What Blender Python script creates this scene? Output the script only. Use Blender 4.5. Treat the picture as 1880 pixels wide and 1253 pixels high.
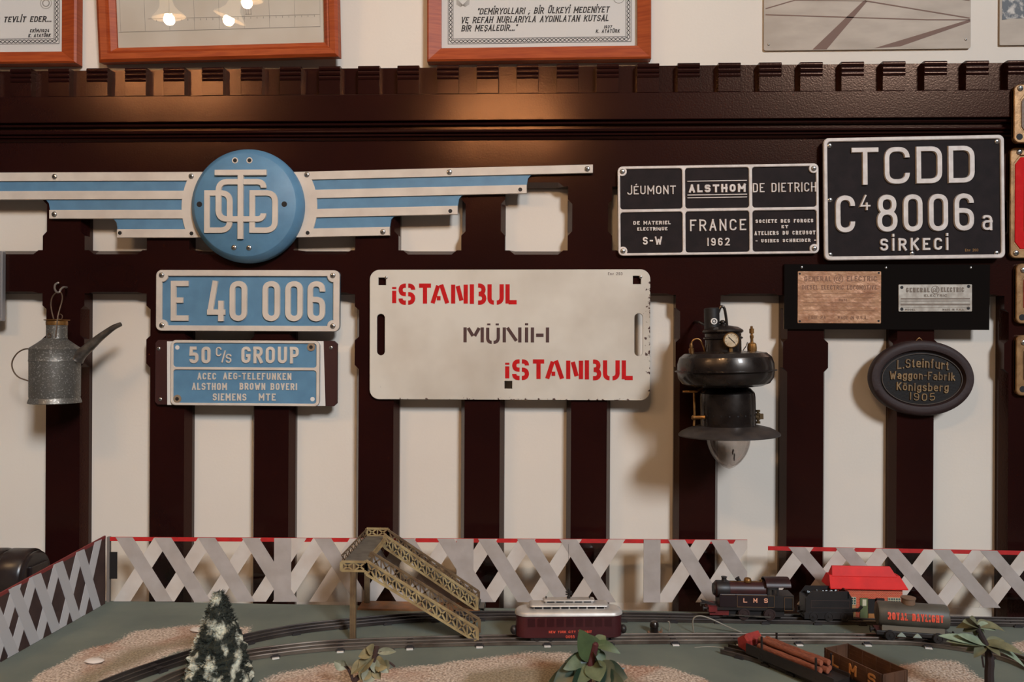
import bpy, bmesh, math, random
from mathutils import Vector, Matrix, Euler, noise
from mathutils.geometry import tessellate_polygon
R = math.radians
random.seed(7)
for o in list(bpy.data.objects): bpy.data.objects.remove(o)
scn = bpy.context.scene
COL = scn.collection

# ------------------------------------------------------------------ camera, world, lights, exposure
F = 1500.0                                   # focal length in pixels of the 1880 x 1253 frame
CAM = Vector((0.0, -1.875, 1.37))
EUL = Euler((R(90), R(-0.3), R(2.35)), 'XYZ')
cd = bpy.data.cameras.new('camera'); cam = bpy.data.objects.new('camera', cd); COL.objects.link(cam)
cam.location = CAM; cam.rotation_euler = EUL
cd.sensor_width = 36; cd.lens = 36 * F / 1880; cd.clip_start = 0.02
cd.dof.use_dof = True; cd.dof.focus_distance = 1.82; cd.dof.aperture_fstop = 9
scn.camera = cam
vs = scn.view_settings
vs.view_transform = 'Standard'; vs.look = 'None'; vs.gamma = 1; vs.use_curve_mapping = False
vs.exposure = -0.55
w = bpy.data.worlds.new('room_ambient'); scn.world = w; w.use_nodes = True
w.node_tree.nodes['Background'].inputs[0].default_value = (0.75, 0.58, 0.46, 1)
w.node_tree.nodes['Background'].inputs[1].default_value = 0.11

def area(name, loc, target, sx, sy, power, col):
    l = bpy.data.lights.new(name, 'AREA'); l.shape = 'RECTANGLE'; l.size = sx; l.size_y = sy
    l.energy = power; l.color = col
    o = bpy.data.objects.new(name, l); COL.objects.link(o); o.location = loc
    o.rotation_euler = (Vector(target) - Vector(loc)).to_track_quat('-Z', 'Y').to_euler()
    return o
# daylight through the tall window of the hall, to the right behind the photographer
area('window_daylight', (6.2, -12.0, 8.4), (0.0, 0, 1.4), 2.4, 2.6, 2450, (0.84, 0.92, 1.0))
# warm room light coming down from the ceiling lamps of the hall
area('ceiling_lamps', (-0.6, -1.9, 4.3), (0, -.1, 1.0), 2.0, 0.8, 9, (1.0, 0.78, 0.56))

RM = EUL.to_matrix()
def ray(px, py):
    return RM @ Vector(((px - 940) / F, -(py - 626.5) / F, -1))
def at(px, py, Y=0.0):                       # point of the vertical plane y = Y
    d = ray(px, py); return CAM + d * ((Y - CAM.y) / d.y)
ZT = 0.80                                    # table top
def tbl(px, py, z=ZT):                       # point of the horizontal plane at height z
    d = ray(px, py); return CAM + d * ((z - CAM.z) / d.z)
def proj(p):
    q = RM.transposed() @ (Vector(p) - CAM)
    return 940 + F * q.x / -q.z, 626.5 - F * q.y / -q.z
def zat(py, Y=0.0, px=940): return at(px, py, Y).z
def xat(px, Y=0.0, py=626): return at(px, py, Y).x

# ------------------------------------------------------------------ materials
MATS = {}
def rgb(r, g, b):                            # sRGB 0..255 -> linear
    f = lambda c: (c / 255 / 12.92) if c / 255 <= 0.04045 else ((c / 255 + 0.055) / 1.055) ** 2.4
    return (f(r), f(g), f(b), 1)
def mat(name, col, rough=0.5, metal=0.0, col2=None, scale=8.0, detail=4.0, lo=0.35, hi=0.65, bump=0.0, bscale=60.0, bdist=0.002,
        coat=0.0, spec=0.5, stretch=None, rough2=None, tint=None):
    if name in MATS: return MATS[name]
    m = bpy.data.materials.new(name); m.use_nodes = True
    nt = m.node_tree; n = nt.nodes; L = nt.links
    b = n['Principled BSDF']
    b.inputs['Base Color'].default_value = col; b.inputs['Roughness'].default_value = rough
    b.inputs['Metallic'].default_value = metal; b.inputs['Coat Weight'].default_value = coat
    b.inputs['Specular IOR Level'].default_value = spec
    if tint: b.inputs['Specular Tint'].default_value = tint
    tc = n.new('ShaderNodeTexCoord'); mp = n.new('ShaderNodeMapping')
    L.new(tc.outputs['Object'], mp.inputs[0])
    if stretch: mp.inputs['Scale'].default_value = stretch
    if col2 is not None:
        t = n.new('ShaderNodeTexNoise'); t.inputs['Scale'].default_value = scale; t.inputs['Detail'].default_value = detail
        L.new(mp.outputs[0], t.inputs['Vector'])
        r = n.new('ShaderNodeValToRGB'); r.color_ramp.elements[0].position = lo; r.color_ramp.elements[1].position = hi
        r.color_ramp.elements[0].color = col; r.color_ramp.elements[1].color = col2
        L.new(t.outputs['Fac'], r.inputs[0]); L.new(r.outputs[0], b.inputs['Base Color'])
        if rough2 is not None:
            mr = n.new('ShaderNodeMapRange'); mr.inputs[3].default_value = rough; mr.inputs[4].default_value = rough2
            mr.inputs[1].default_value = lo; mr.inputs[2].default_value = hi
            L.new(t.outputs['Fac'], mr.inputs[0]); L.new(mr.outputs[0], b.inputs['Roughness'])
    if bump:
        t2 = n.new('ShaderNodeTexNoise'); t2.inputs['Scale'].default_value = bscale; t2.inputs['Detail'].default_value = 3
        L.new(mp.outputs[0], t2.inputs['Vector'])
        bp = n.new('ShaderNodeBump'); bp.inputs['Strength'].default_value = bump; bp.inputs['Distance'].default_value = bdist
        L.new(t2.outputs['Fac'], bp.inputs['Height']); L.new(bp.outputs[0], b.inputs['Normal'])
    MATS[name] = m
    return m
def glass(name, tint=(1, 1, 1, 1), refl=1.0, rough=0.0, dust=0.0):
    m = bpy.data.materials.new(name); m.use_nodes = True
    nt = m.node_tree; n = nt.nodes; L = nt.links
    n.remove(n['Principled BSDF'])
    tr = n.new('ShaderNodeBsdfTransparent'); tr.inputs[0].default_value = tint
    gl = n.new('ShaderNodeBsdfGlossy'); gl.inputs['Roughness'].default_value = rough
    lw = n.new('ShaderNodeLayerWeight'); lw.inputs[0].default_value = 0.5
    pw = n.new('ShaderNodeMath'); pw.operation = 'POWER'; pw.inputs[1].default_value = 4.0
    mu = n.new('ShaderNodeMath'); mu.operation = 'MULTIPLY_ADD'; mu.inputs[1].default_value = 0.55; mu.inputs[2].default_value = 0.04 * refl
    L.new(lw.outputs['Facing'], pw.inputs[0])
    mx = n.new('ShaderNodeMixShader')
    L.new(pw.outputs[0], mu.inputs[0]); L.new(mu.outputs[0], mx.inputs[0])
    L.new(tr.outputs[0], mx.inputs[1]); L.new(gl.outputs[0], mx.inputs[2])
    if dust:
        df = n.new('ShaderNodeBsdfDiffuse'); df.inputs[0].default_value = rgb(222, 204, 192); m2 = n.new('ShaderNodeMixShader'); m2.inputs[0].default_value = dust
        L.new(mx.outputs[0], m2.inputs[1]); L.new(df.outputs[0], m2.inputs[2]); mx = m2
    L.new(mx.outputs[0], n['Material Output'].inputs[0])
    MATS[name] = m
    return m
def emit(name, col, s):
    m = bpy.data.materials.new(name); m.use_nodes = True
    b = m.node_tree.nodes['Principled BSDF']; b.inputs['Base Color'].default_value = col
    b.inputs['Emission Color'].default_value = col; b.inputs['Emission Strength'].default_value = s
    return m

PLASTER = mat('cream_plaster', rgb(228, 216, 202), 0.85, col2=rgb(222, 208, 194), scale=2.0, bump=0.08, bscale=180)
WOOD = mat('dark_painted_wood', rgb(37, 13, 12), 0.20, col2=rgb(31, 11, 11), scale=5, bump=0.2, bscale=260, bdist=0.0009, spec=0.36, tint=(1, .58, .38, 1))
WOODB = mat('brown_board_paint', rgb(58, 28, 26), 0.45, bump=0.1, bscale=120)
BLUE = mat('blue_enamel', rgb(92, 134, 164), 0.5, col2=rgb(84, 124, 154), scale=30, bump=0.12, bscale=500, bdist=0.0006)
ALU = mat('brushed_aluminium_paint', rgb(216, 202, 188), 0.45, col2=rgb(200, 185, 172), scale=22, lo=0.3, hi=0.75, bump=0.06, bscale=200, bdist=0.0006)
BLACK = mat('black_cast_paint', rgb(28, 20, 20), 0.75, col2=rgb(36, 26, 26), scale=40, bump=0.25, bscale=420, bdist=0.0008, spec=0.22)
WHITEL = mat('off_white_lettering', rgb(226, 212, 202), 0.5, col2=rgb(208, 192, 182), scale=60, bump=0.1, bscale=300, bdist=0.0006)
STEEL = mat('screw_steel', rgb(205, 200, 195), 0.28, metal=1.0)
DARK = mat('dark_hollow', rgb(22, 15, 14), 0.7)
BRASS = mat('aged_brass', rgb(168, 120, 66), 0.4, metal=0.7, col2=rgb(112, 78, 42), scale=60)
PAPER = mat('paper_white', rgb(218, 212, 206), 0.8)
PAPER2 = mat('aged_drawing_paper', rgb(206, 196, 182), 0.8, col2=rgb(196, 184, 168), scale=9)
INK = mat('black_ink', rgb(45, 38, 36), 0.8)
INKG = mat('grey_ink', rgb(150, 142, 134), 0.8)
VARN = mat('varnished_orange_wood', rgb(168, 76, 32), 0.5, col2=rgb(146, 58, 22), scale=6, stretch=(3, 3, 40), coat=0.0, spec=0.35)
RED = mat('red_sign_paint', rgb(196, 14, 16), 0.7, col2=rgb(180, 10, 12), scale=60, spec=0.25)
BROWNL = mat('dark_brown_sign_paint', rgb(72, 42, 38), 0.6)
TIN = mat('galvanised_tin', rgb(112, 108, 102), 0.45, metal=0.6, col2=rgb(186, 182, 176), scale=280, lo=0.55, hi=0.72, bump=0.1, bscale=90)
TIND = mat('dark_tin', rgb(74, 68, 64), 0.4, metal=0.7, col2=rgb(120, 112, 104), scale=50)
GLOSSB = mat('black_enamel_gloss', rgb(22, 17, 16), 0.24, col2=rgb(32, 26, 24), scale=30, coat=0.15, rough2=0.36, tint=(1, .86, .76, 1))
PANELB = mat('polished_black_panel', rgb(14, 11, 11), 0.06, coat=0.5)
COPPER = mat('worn_copper', rgb(190, 142, 106), 0.42, metal=0.3, col2=rgb(156, 104, 74), scale=26, lo=0.3, hi=0.75, bump=0.5, bscale=34, bdist=0.006)
SILVER = mat('dull_nickel', rgb(196, 184, 170), 0.4, metal=0.5, col2=rgb(166, 152, 138), scale=60)
ENGR = mat('engraved_brown', rgb(134, 92, 66), 0.6)
IRON = mat('brown_cast_iron', rgb(44, 24, 21), 0.65, bump=0.2, bscale=150)
PGLASS = glass('picture_glass', refl=0.9)
ACRYL = glass('acrylic_sheet', (0.97, 0.96, 0.94, 1), refl=0.5)
LGLASS = glass('lamp_glass', (0.93, 0.90, 0.88, 1), refl=1.4, rough=0.02, dust=0.06)

# ------------------------------------------------------------------ mesh helpers
class MB:
    def __init__(s): s.v = []; s.f = []; s.m = []
    def add(s, vs, fs, m=0):
        k = len(s.v); s.v += [tuple(v) for v in vs]; s.f += [tuple(i + k for i in f) for f in fs]; s.m += [m] * len(fs)
    def box(s, x0, x1, y0, y1, z0, z1, m=0, M=None):
        vs = [Vector((x, y, z)) for x in (x0, x1) for y in (y0, y1) for z in (z0, z1)]
        if M: vs = [M @ v for v in vs]
        s.add(vs, [(0, 1, 3, 2), (4, 6, 7, 5), (0, 4, 5, 1), (2, 3, 7, 6), (0, 2, 6, 4), (1, 5, 7, 3)], m)
    def bar(s, a, b, wy, wn, m=0):           # square bar from a to b
        a, b = Vector(a), Vector(b); d = (b - a).normalized()
        u = d.cross(Vector((0, 1, 0)))
        if u.length < 1e-4: u = Vector((1, 0, 0))
        u.normalize(); v = d.cross(u).normalized()
        vs = [p + u * i * wn / 2 + v * j * wy / 2 for p in (a, b) for i, j in ((-1, -1), (1, -1), (1, 1), (-1, 1))]
        s.add(vs, [(3, 2, 1, 0), (4, 5, 6, 7)] + [(i, (i + 1) % 4, 4 + (i + 1) % 4, 4 + i) for i in range(4)], m)
    def tube(s, pts, r, n=10, closed=False, m=0):
        pts = [Vector(p) for p in pts]; N = len(pts)
        rs = r if isinstance(r, (list, tuple)) else [r] * N
        prev = None; vs = []
        for i, p in enumerate(pts):
            if closed: t = pts[(i + 1) % N] - pts[i - 1]
            else: t = pts[min(i + 1, N - 1)] - pts[max(i - 1, 0)]
            t.normalize()
            if prev is None:
                u = t.orthogonal().normalized()
            else:
                u = prev - t * prev.dot(t)
                u = u.normalized() if u.length > 1e-5 else t.orthogonal().normalized()
            prev = u; v = t.cross(u)
            vs += [p + (u * math.cos(2 * math.pi * k / n) + v * math.sin(2 * math.pi * k / n)) * rs[i] for k in range(n)]
        fs = []
        for i in range(N if closed else N - 1):
            j = (i + 1) % N
            fs += [(i * n + k, i * n + (k + 1) % n, j * n + (k + 1) % n, j * n + k) for k in range(n)]
        if not closed: fs += [tuple(range(n - 1, -1, -1)), tuple((N - 1) * n + k for k in range(n))]
        s.add(vs, fs, m)
    def lathe(s, prof, c=(0, 0, 0), n=32, M=None, m=0, sy=1.0, caps=True):   # prof = [(radius, height)], about z (or M @ z)
        c = Vector(c); vs = []; fs = []
        for r, h in prof:
            for k in range(n):
                a = 2 * math.pi * k / n
                p = Vector((r * math.cos(a), r * sy * math.sin(a), h))
                vs.append((M @ p if M else p) + c)
        for i in range(len(prof) - 1):
            fs += [(i * n + k, i * n + (k + 1) % n, (i + 1) * n + (k + 1) % n, (i + 1) * n + k) for k in range(n)]
        if caps:
            if prof[0][0] > 1e-6: fs.append(tuple(range(n - 1, -1, -1)))
            if prof[-1][0] > 1e-6: fs.append(tuple((len(prof) - 1) * n + k for k in range(n)))
        s.add(vs, fs, m)
    def ball(s, c, r, n=12, k=8, m=0, sx=1, sy=1, sz=1):
        c = Vector(c)
        prof = [(math.sin(math.pi * i / k) * r, -math.cos(math.pi * i / k) * r) for i in range(k + 1)]
        prof[0] = (1e-5, -r); prof[-1] = (1e-5, r)
        s.lathe(prof, c, n, Matrix.Diagonal((sx, sy, sz)), m, caps=False)
    def prism(s, loops, y0, y1, inset=0.0, m=0, T=None):   # loops of (x, z); front at y1 < y0
        T = T or (lambda x, y, z: Vector((x, y, z)))
        loops = [l if (sarea(l) > 0) == (i == 0) else l[::-1] for i, l in enumerate(loops)]
        fr = [offs(l, inset) for l in loops] if inset else loops
        rings = [(loops, y0), (fr, y1)] if not inset else [(loops, y0), (loops, y1 + inset), (fr, y1)]
        for li in range(len(loops)):
            n = len(loops[li]); vs = []; fs = []
            for lp, y in rings: vs += [T(p[0], y, p[1]) for p in lp[li]]
            for i in range(len(rings) - 1):
                fs += [(i * n + k, i * n + (k + 1) % n, (i + 1) * n + (k + 1) % n, (i + 1) * n + k) for k in range(n)]
            s.add(vs, fs, m)
        for lp, y, fl in ((fr, y1, False), (loops, y0, True)):
            flat = [p for l in lp for p in l]
            tri = tessellate_polygon([[Vector((p[0], p[1], 0)) for p in l] for l in lp])
            s.add([T(p[0], y, p[1]) for p in flat], [t[::-1] if fl else t for t in tri], m)
    def stroke(s, pts, t, y0, y1, bev=0.0, closed=False, m=0, T=None):   # raised ribbon along a (x, z) polyline
        T = T or (lambda x, y, z: Vector((x, y, z)))
        P = []
        for p in pts:
            p = Vector((p[0], p[1]))
            if not P or (p - P[-1]).length > 1e-7: P.append(p)
        if closed and (P[0] - P[-1]).length < 1e-7: P.pop()
        N = len(P)
        if N < 2: return
        nor = []
        for i in range(N):
            a = P[i] - P[i - 1] if (i > 0 or closed) else None
            b = P[(i + 1) % N] - P[i] if (i < N - 1 or closed) else None
            na = Vector((-a.y, a.x)).normalized() if a is not None else None
            nb = Vector((-b.y, b.x)).normalized() if b is not None else None
            if na is None: nn = nb
            elif nb is None: nn = na
            else:
                nn = na + nb
                if nn.length < 0.5: nn = na
                else: nn = nn.normalized(); nn = nn / max(0.45, nn.dot(na))
            nor.append(nn)
        vs = []
        h = t / 2; hb = max(h - bev, h * 0.3)
        for p, q in zip(P, nor):
            for k, y in ((h, y0), (hb, y1), (-hb, y1), (-h, y0)):
                w_ = p + q * k; vs.append(T(w_.x, y, w_.y))
        fs = []
        for i in range(N if closed else N - 1):
            j = (i + 1) % N
            fs += [(i * 4 + k, j * 4 + k, j * 4 + k + 1, i * 4 + k + 1) for k in range(3)]
        if not closed: fs += [(0, 1, 2, 3), (N * 4 - 1, N * 4 - 2, N * 4 - 3, N * 4 - 4)]
        s.add(vs, fs, m)

def sarea(l): return sum(l[i - 1][0] * l[i][1] - l[i][0] * l[i - 1][1] for i in range(len(l))) / 2
def offs(l, d):                              # inset a ccw loop by d (a cw hole grows)
    out = []; n = len(l)
    for i in range(n):
        p0, p, p1 = Vector(l[i - 1][:2]), Vector(l[i][:2]), Vector(l[(i + 1) % n][:2])
        a = (p - p0).normalized(); b = (p1 - p).normalized()
        na, nb = Vector((-a.y, a.x)), Vector((-b.y, b.x)); nn = na + nb
        if nn.length < 0.3: nn = na
        else: nn = nn.normalized(); nn = nn / max(0.4, nn.dot(na))
        out.append(tuple(p + nn * d))
    return out
def rrect(x0, x1, y0, y1, r, n=6):
    out = []
    for cx, cy, a0 in ((x1 - r, y1 - r, 0), (x0 + r, y1 - r, 90), (x0 + r, y0 + r, 180), (x1 - r, y0 + r, 270)):
        out += [(cx + r * math.cos(R(a0 + 90 * k / n)), cy + r * math.sin(R(a0 + 90 * k / n))) for k in range(n + 1)]
    return out
def nrect(x0, x1, y0, y1, c, n=5):           # rectangle with concave rounded corners of radius c
    out = []
    for cx, cy, a0 in ((x1, y1, 270), (x0, y1, 0), (x0, y0, 90), (x1, y0, 180)):
        out += [(cx + c * math.cos(R(a0 - 90 * k / n)), cy + c * math.sin(R(a0 - 90 * k / n))) for k in range(n + 1)]
    return out
def ell(cx, cy, rx, ry=None, n=48):
    ry = ry or rx
    return [(cx + rx * math.cos(2 * math.pi * k / n), cy + ry * math.sin(2 * math.pi * k / n)) for k in range(n)]
def fillet(pts, r, closed=False, n=6):
    out = []; N = len(pts)
    for i, p in enumerate(pts):
        P = Vector(p[:2])
        if len(p) < 3 or (not closed and i in (0, N - 1)): out.append(tuple(P)); continue
        A = Vector(pts[i - 1][:2]); B = Vector(pts[(i + 1) % N][:2])
        la, lb = (A - P).length, (B - P).length
        ha = 0.5 if len(pts[i - 1]) > 2 else 0.98; hb = 0.5 if len(pts[(i + 1) % N]) > 2 else 0.98
        k = min(r * p[2], la * ha, lb * hb)
        a = P + (A - P).normalized() * k; b = P + (B - P).normalized() * k
        for j in range(n + 1):
            u = j / n
            q = (1 - u) ** 2 * a + 2 * u * (1 - u) * (P * 0.9 + (a + b) * 0.05) + u * u * b
            out.append(tuple(q))
    return out

def part(name, mb, mats, parent=None, smooth=35, bevel=0.0, kind=None, label=None, loc=None, rot=None, recalc=True, bseg=2):
    me = bpy.data.meshes.new(name)
    me.from_pydata([tuple(v) for v in mb.v], [], mb.f)
    mats = mats if isinstance(mats, (list, tuple)) else [mats]
    for m in mats: me.materials.append(m)
    if len(mats) > 1: me.polygons.foreach_set('material_index', mb.m)
    if recalc:
        bm = bmesh.new(); bm.from_mesh(me); bmesh.ops.recalc_face_normals(bm, faces=bm.faces); bm.to_mesh(me); bm.free()
    if smooth:
        me.shade_smooth(); me.set_sharp_from_angle(angle=R(smooth))
    o = bpy.data.objects.new(name, me); COL.objects.link(o)
    if parent: o.parent = parent
    if loc is not None: o.location = loc
    if rot is not None: o.rotation_euler = rot
    if bevel:
        b = o.modifiers.new('edge', 'BEVEL'); b.width = bevel; b.segments = bseg; b.limit_method = 'ANGLE'; b.angle_limit = R(40)
    if kind: o['kind'] = kind
    if label: o['label'] = label
    return o
def tag(o, label, cat, group=None, kind=None):
    o['label'] = label; o['category'] = cat
    if group: o['group'] = group
    if kind: o['kind'] = kind
    return o
def thing(name, label, cat, loc=(0, 0, 0), rot=(0, 0, 0), group=None):
    o = bpy.data.objects.new(name, None); COL.objects.link(o); o.empty_display_size = 0.02
    o.location = loc; o.rotation_euler = rot
    return tag(o, label, cat, group)
def dup(o, parent=None, loc=None):
    c = o.copy(); COL.objects.link(c)
    if parent: c.parent = parent
    if loc is not None: c.location = loc
    return c
def dup_tree(o, parent=None):
    c = o.copy(); COL.objects.link(c)
    if parent: c.parent = parent
    for ch in list(o.children): dup_tree(ch, c)
    return c
def shift(mb, off):
    mb.v = [(a - off[0], b - off[1], c - off[2]) for a, b, c in mb.v]; return mb

# ------------------------------------------------------------------ stroke lettering
o_ = 1.0
GL = {
 'A': (1, [[(0, 0), (.5, 1)], [(.5, 1), (1, 0)], [(.17, .3), (.83, .3)]]),
 'B': (1, [[(0, 0), (0, 1)], [(0, 1), (.93, 1, 1), (.93, .53, 1), (.1, .53)], [(.1, .53), (1, .53, 1), (1, 0, 1), (0, 0)]]),
 'C': (1, [[(1, .74), (1, 1, 1), (0, 1, 1), (0, 0, 1), (1, 0, 1), (1, .26)]]),
 'D': (1, [[(0, 0), (0, 1), (1, 1, 1), (1, 0, 1), (0, 0)]]),
 'E': (.9, [[(1, 1), (0, 1), (0, 0), (1, 0)], [(.06, .52), (.8, .52)]]),
 'F': (.9, [[(1, 1), (0, 1), (0, 0)], [(.06, .52), (.8, .52)]]),
 'G': (1, [[(1, .76), (1, 1, 1), (0, 1, 1), (0, 0, 1), (1, 0, 1), (1, .45)], [(1, .45), (.55, .45)]]),
 'H': (1, [[(0, 0), (0, 1)], [(1, 0), (1, 1)], [(0, .5), (1, .5)]]),
 'I': (0, [[(.5, 0), (.5, 1)]]),
 'J': (.7, [[(1, 1), (1, 0, 1), (0, 0, 1), (0, .22)]]),
 'K': (1, [[(0, 0), (0, 1)], [(1, 1), (.05, .45)], [(.3, .6), (1, 0)]]),
 'L': (.85, [[(0, 1), (0, 0), (1, 0)]]),
 'M': (1.25, [[(0, 0), (0, 1)], [(1, 1), (1, 0)], [(0, 1), (.5, .3)], [(.5, .3), (1, 1)]]),
 'N': (1, [[(0, 0), (0, 1)], [(1, 0), (1, 1)], [(0, 1), (1, 0)]]),
 'O': (1, [[(.5, 1), (0, 1, 1), (0, 0, 1), (1, 0, 1), (1, 1, 1), (.5, 1)]]),
 'P': (.95, [[(0, 0), (0, 1)], [(0, 1), (1, 1, 1), (1, .45, 1), (.1, .45)]]),
 'Q': (1, [[(.5, 1), (0, 1, 1), (0, 0, 1), (1, 0, 1), (1, 1, 1), (.5, 1), (.45, 1)], [(.6, .3), (1.05, -.08)]]),
 'R': (1, [[(0, 0), (0, 1)], [(0, 1), (1, 1, 1), (1, .47, 1), (.1, .47)], [(.5, .47), (1, 0)]]),
 'S': (1, [[(1, .76), (1, 1, 1), (0, 1, 1), (0, .52, 1), (1, .52, 1), (1, 0, 1), (0, 0, 1), (0, .24)]]),
 'T': (1, [[(0, 1), (1, 1)], [(.5, .98), (.5, 0)]]),
 'U': (1, [[(0, 1), (0, 0, 1), (1, 0, 1), (1, 1)]]),
 'V': (1, [[(0, 1), (.5, 0)], [(.5, 0), (1, 1)]]),
 'W': (1.4, [[(0, 1), (.25, 0)], [(.75, 0), (1, 1)], [(.25, 0), (.5, .75)], [(.5, .75), (.75, 0)]]),
 'X': (1, [[(0, 0), (1, 1)], [(0, 1), (1, 0)]]),
 'Y': (1, [[(0, 1), (.5, .48), (1, 1)], [(.5, .48), (.5, 0)]]),
 'Z': (1, [[(0, 1), (1, 1), (0, 0), (1, 0)]]),
 '0': (1, [[(.5, 1), (0, 1, 1), (0, 0, 1), (1, 0, 1), (1, 1, 1), (.5, 1)]]),
 '1': (0, [[(.5, 0), (.5, 1)]]),
 '2': (1, [[(0, .74), (0, 1, 1), (1, 1, 1), (1, .6, .6), (0, 0), (1, 0)]]),
 '3': (1, [[(0, .78), (0, 1, 1), (1, 1, 1), (1, .53, 1), (.4, .53)], [(.4, .53), (1, .53, 1), (1, 0, 1), (0, 0, 1), (0, .22)]]),
 '4': (1, [[(.55, 1), (0, .24), (1, .24)], [(.72, .5), (.72, 0)]]),
 '5': (1, [[(.95, 1), (0.05, 1), (0, .55), (1, .58, 1), (1, 0, 1), (0, 0, 1), (0, .2)]]),
 '6': (1, [[(1, .78), (1, 1, 1), (0, 1, 1), (0, 0, 1), (1, 0, 1), (1, .27)], [(1, .26), (1, .55, 1), (.06, .55)]]),
 '7': (1, [[(0, 1), (1, 1), (.35, 0)]]),
 '8': (1, [[(.5, 1), (.06, 1, 1), (.06, .53, 1), (.94, .53, 1), (.94, 1, 1), (.5, 1)], [(.5, .53), (0, .53, 1), (0, 0, 1), (1, 0, 1), (1, .53, 1), (.5, .53)]]),
 '9': (1, [[(0, .22), (0, 0, 1), (1, 0, 1), (1, 1, 1), (0, 1, 1), (0, .73)], [(0, .74), (0, .45, 1), (.94, .45)]]),
 '-': (.5, [[(0, .5), (1, .5)]]), '.': (0, [[(.5, 0), (.5, .01)]]), ',': (0, [[(.5, .08), (.3, -.12)]]), '/': (.6, [[(0, -.05), (1, 1.05)]]),
 ';': (0, [[(.5, .5), (.5, .58)], [(.5, .06), (.2, -.15)]]), ')': (.35, [[(0, 1.05), (1, .8, 1), (1, .2, 1), (0, -.05)]]),
 '"': (.3, [[(0.1, 1), (0, .76)], [(1, 1), (.9, .76)]]), ' ': (.75, []),
 'a': (.9, [[(.05, .56), (.05, .68, .8), (1, .68, 1), (1, 0)], [(1, .40), (0, .40, 1), (0, 0, 1), (.9, 0, .6), (1, .12)]]),
 'b': (.9, [[(0, 1), (0, 0)], [(0, 0), (1, 0, 1), (1, .66, 1), (0, .66)]]),
 'e': (.9, [[(1, .36), (1, .68, 1), (0, .68, 1), (0, 0, 1), (1, 0, 1), (1, .12)], [(0, .36), (1, .36)]]),
 'f': (.6, [[(1, .9), (1, 1, 1), (.35, 1, 1), (.35, 0)], [(0, .66), (.9, .66)]]),
 'g': (.9, [[(1, .66), (0, .66, 1), (0, .05, 1), (1, .05)], [(1, .68), (1, -.28, 1), (0, -.28, 1), (0, -.15)]]),
 'i': (0, [[(.5, 0), (.5, .66)], [(.5, .92), (.5, .94)]]),
 'k': (.9, [[(0, 0), (0, 1)], [(.95, .66), (.05, .28)], [(.3, .4), (1, 0)]]),
 'n': (.9, [[(0, 0), (0, .68)], [(0, .66), (1, .66, 1), (1, 0)]]),
 'o': (.9, [[(.5, .68), (0, .68, 1), (0, 0, 1), (1, 0, 1), (1, .68, 1), (.5, .68)]]),
 'r': (.7, [[(0, 0), (0, .68)], [(0, .5), (.4, .68, 1), (1, .66), (1, .52)]]),
 's': (.85, [[(1, .54), (1, .68, 1), (0, .68, 1), (0, .36, 1), (1, .36, 1), (1, 0, 1), (0, 0, 1), (0, .14)]]),
 't': (.6, [[(.4, .95), (.4, 0, 1), (1, 0, 1), (1, .12)], [(0, .66), (.95, .66)]]),
 'u': (.9, [[(0, .68), (0, 0, 1), (1, 0)], [(1, .68), (1, 0)]]),
 'v': (.9, [[(0, .68), (.5, 0), (1, .68)]]),
}
def dots(base, xs, y0, y1): w_, st = GL[base]; return (w_, st + [[(x, y0), (x, y1)] for x in xs])
GL['Ü'] = dots('U', (.22, .78), 1.34, 1.36); GL['İ'] = dots('I', (.5,), 1.42, 1.44); GL['Ö'] = dots('O', (.22, .78), 1.34, 1.36)
GL['ö'] = dots('o', (.22, .78), .90, .92); GL['Ş'] = (1, GL['S'][1] + [[(.5, 0), (.5, -.14), (.3, -.22)]])
GL['É'] = (.9, GL['E'][1] + [[(.35, 1.22), (.75, 1.36)]])

def ext(q, d, st):                           # lengthen the ends of an open stroke that reach the letter's box
    q = [Vector(a) for a in q]
    def need(p, o):
        dx, dy = abs(p[0] - o[0]), abs(p[1] - o[1])
        if dx + dy < .05: return True
        if dy >= .5 * dx: return p[1] <= 0 or p[1] >= 1 or p[1] in (.66, .68)
        return p[0] <= 0 or p[0] >= 1
    if len(q) > 1:
        a0, a1 = (q[0] - q[1]).normalized() * d, (q[-1] - q[-2]).normalized() * d
        if need(st[0], st[1]): q[0] = q[0] + a0
        if need(st[-1], st[-2]): q[-1] = q[-1] + a1
    return [tuple(a) for a in q]
class Frame2:                                # local drawing frame of a sign, measured in photograph pixels about its centre
    def __init__(s, cx, cy, Y, tilt=0.0):
        s.cx, s.cy, s.Y = cx, cy, Y
        s.O = at(cx, cy, Y)
        s.sx = (at(cx + 5, cy, Y).x - at(cx - 5, cy, Y).x) / 10
        s.sz = (at(cx, cy - 5, Y).z - at(cx, cy + 5, Y).z) / 10
        s.rot = (0, -tilt, 0)
    def p(s, px, py): return ((px - s.cx) * s.sx, (s.cy - py) * s.sz)
    def L(s, pts): return [s.p(*q[:2]) for q in pts]

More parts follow.
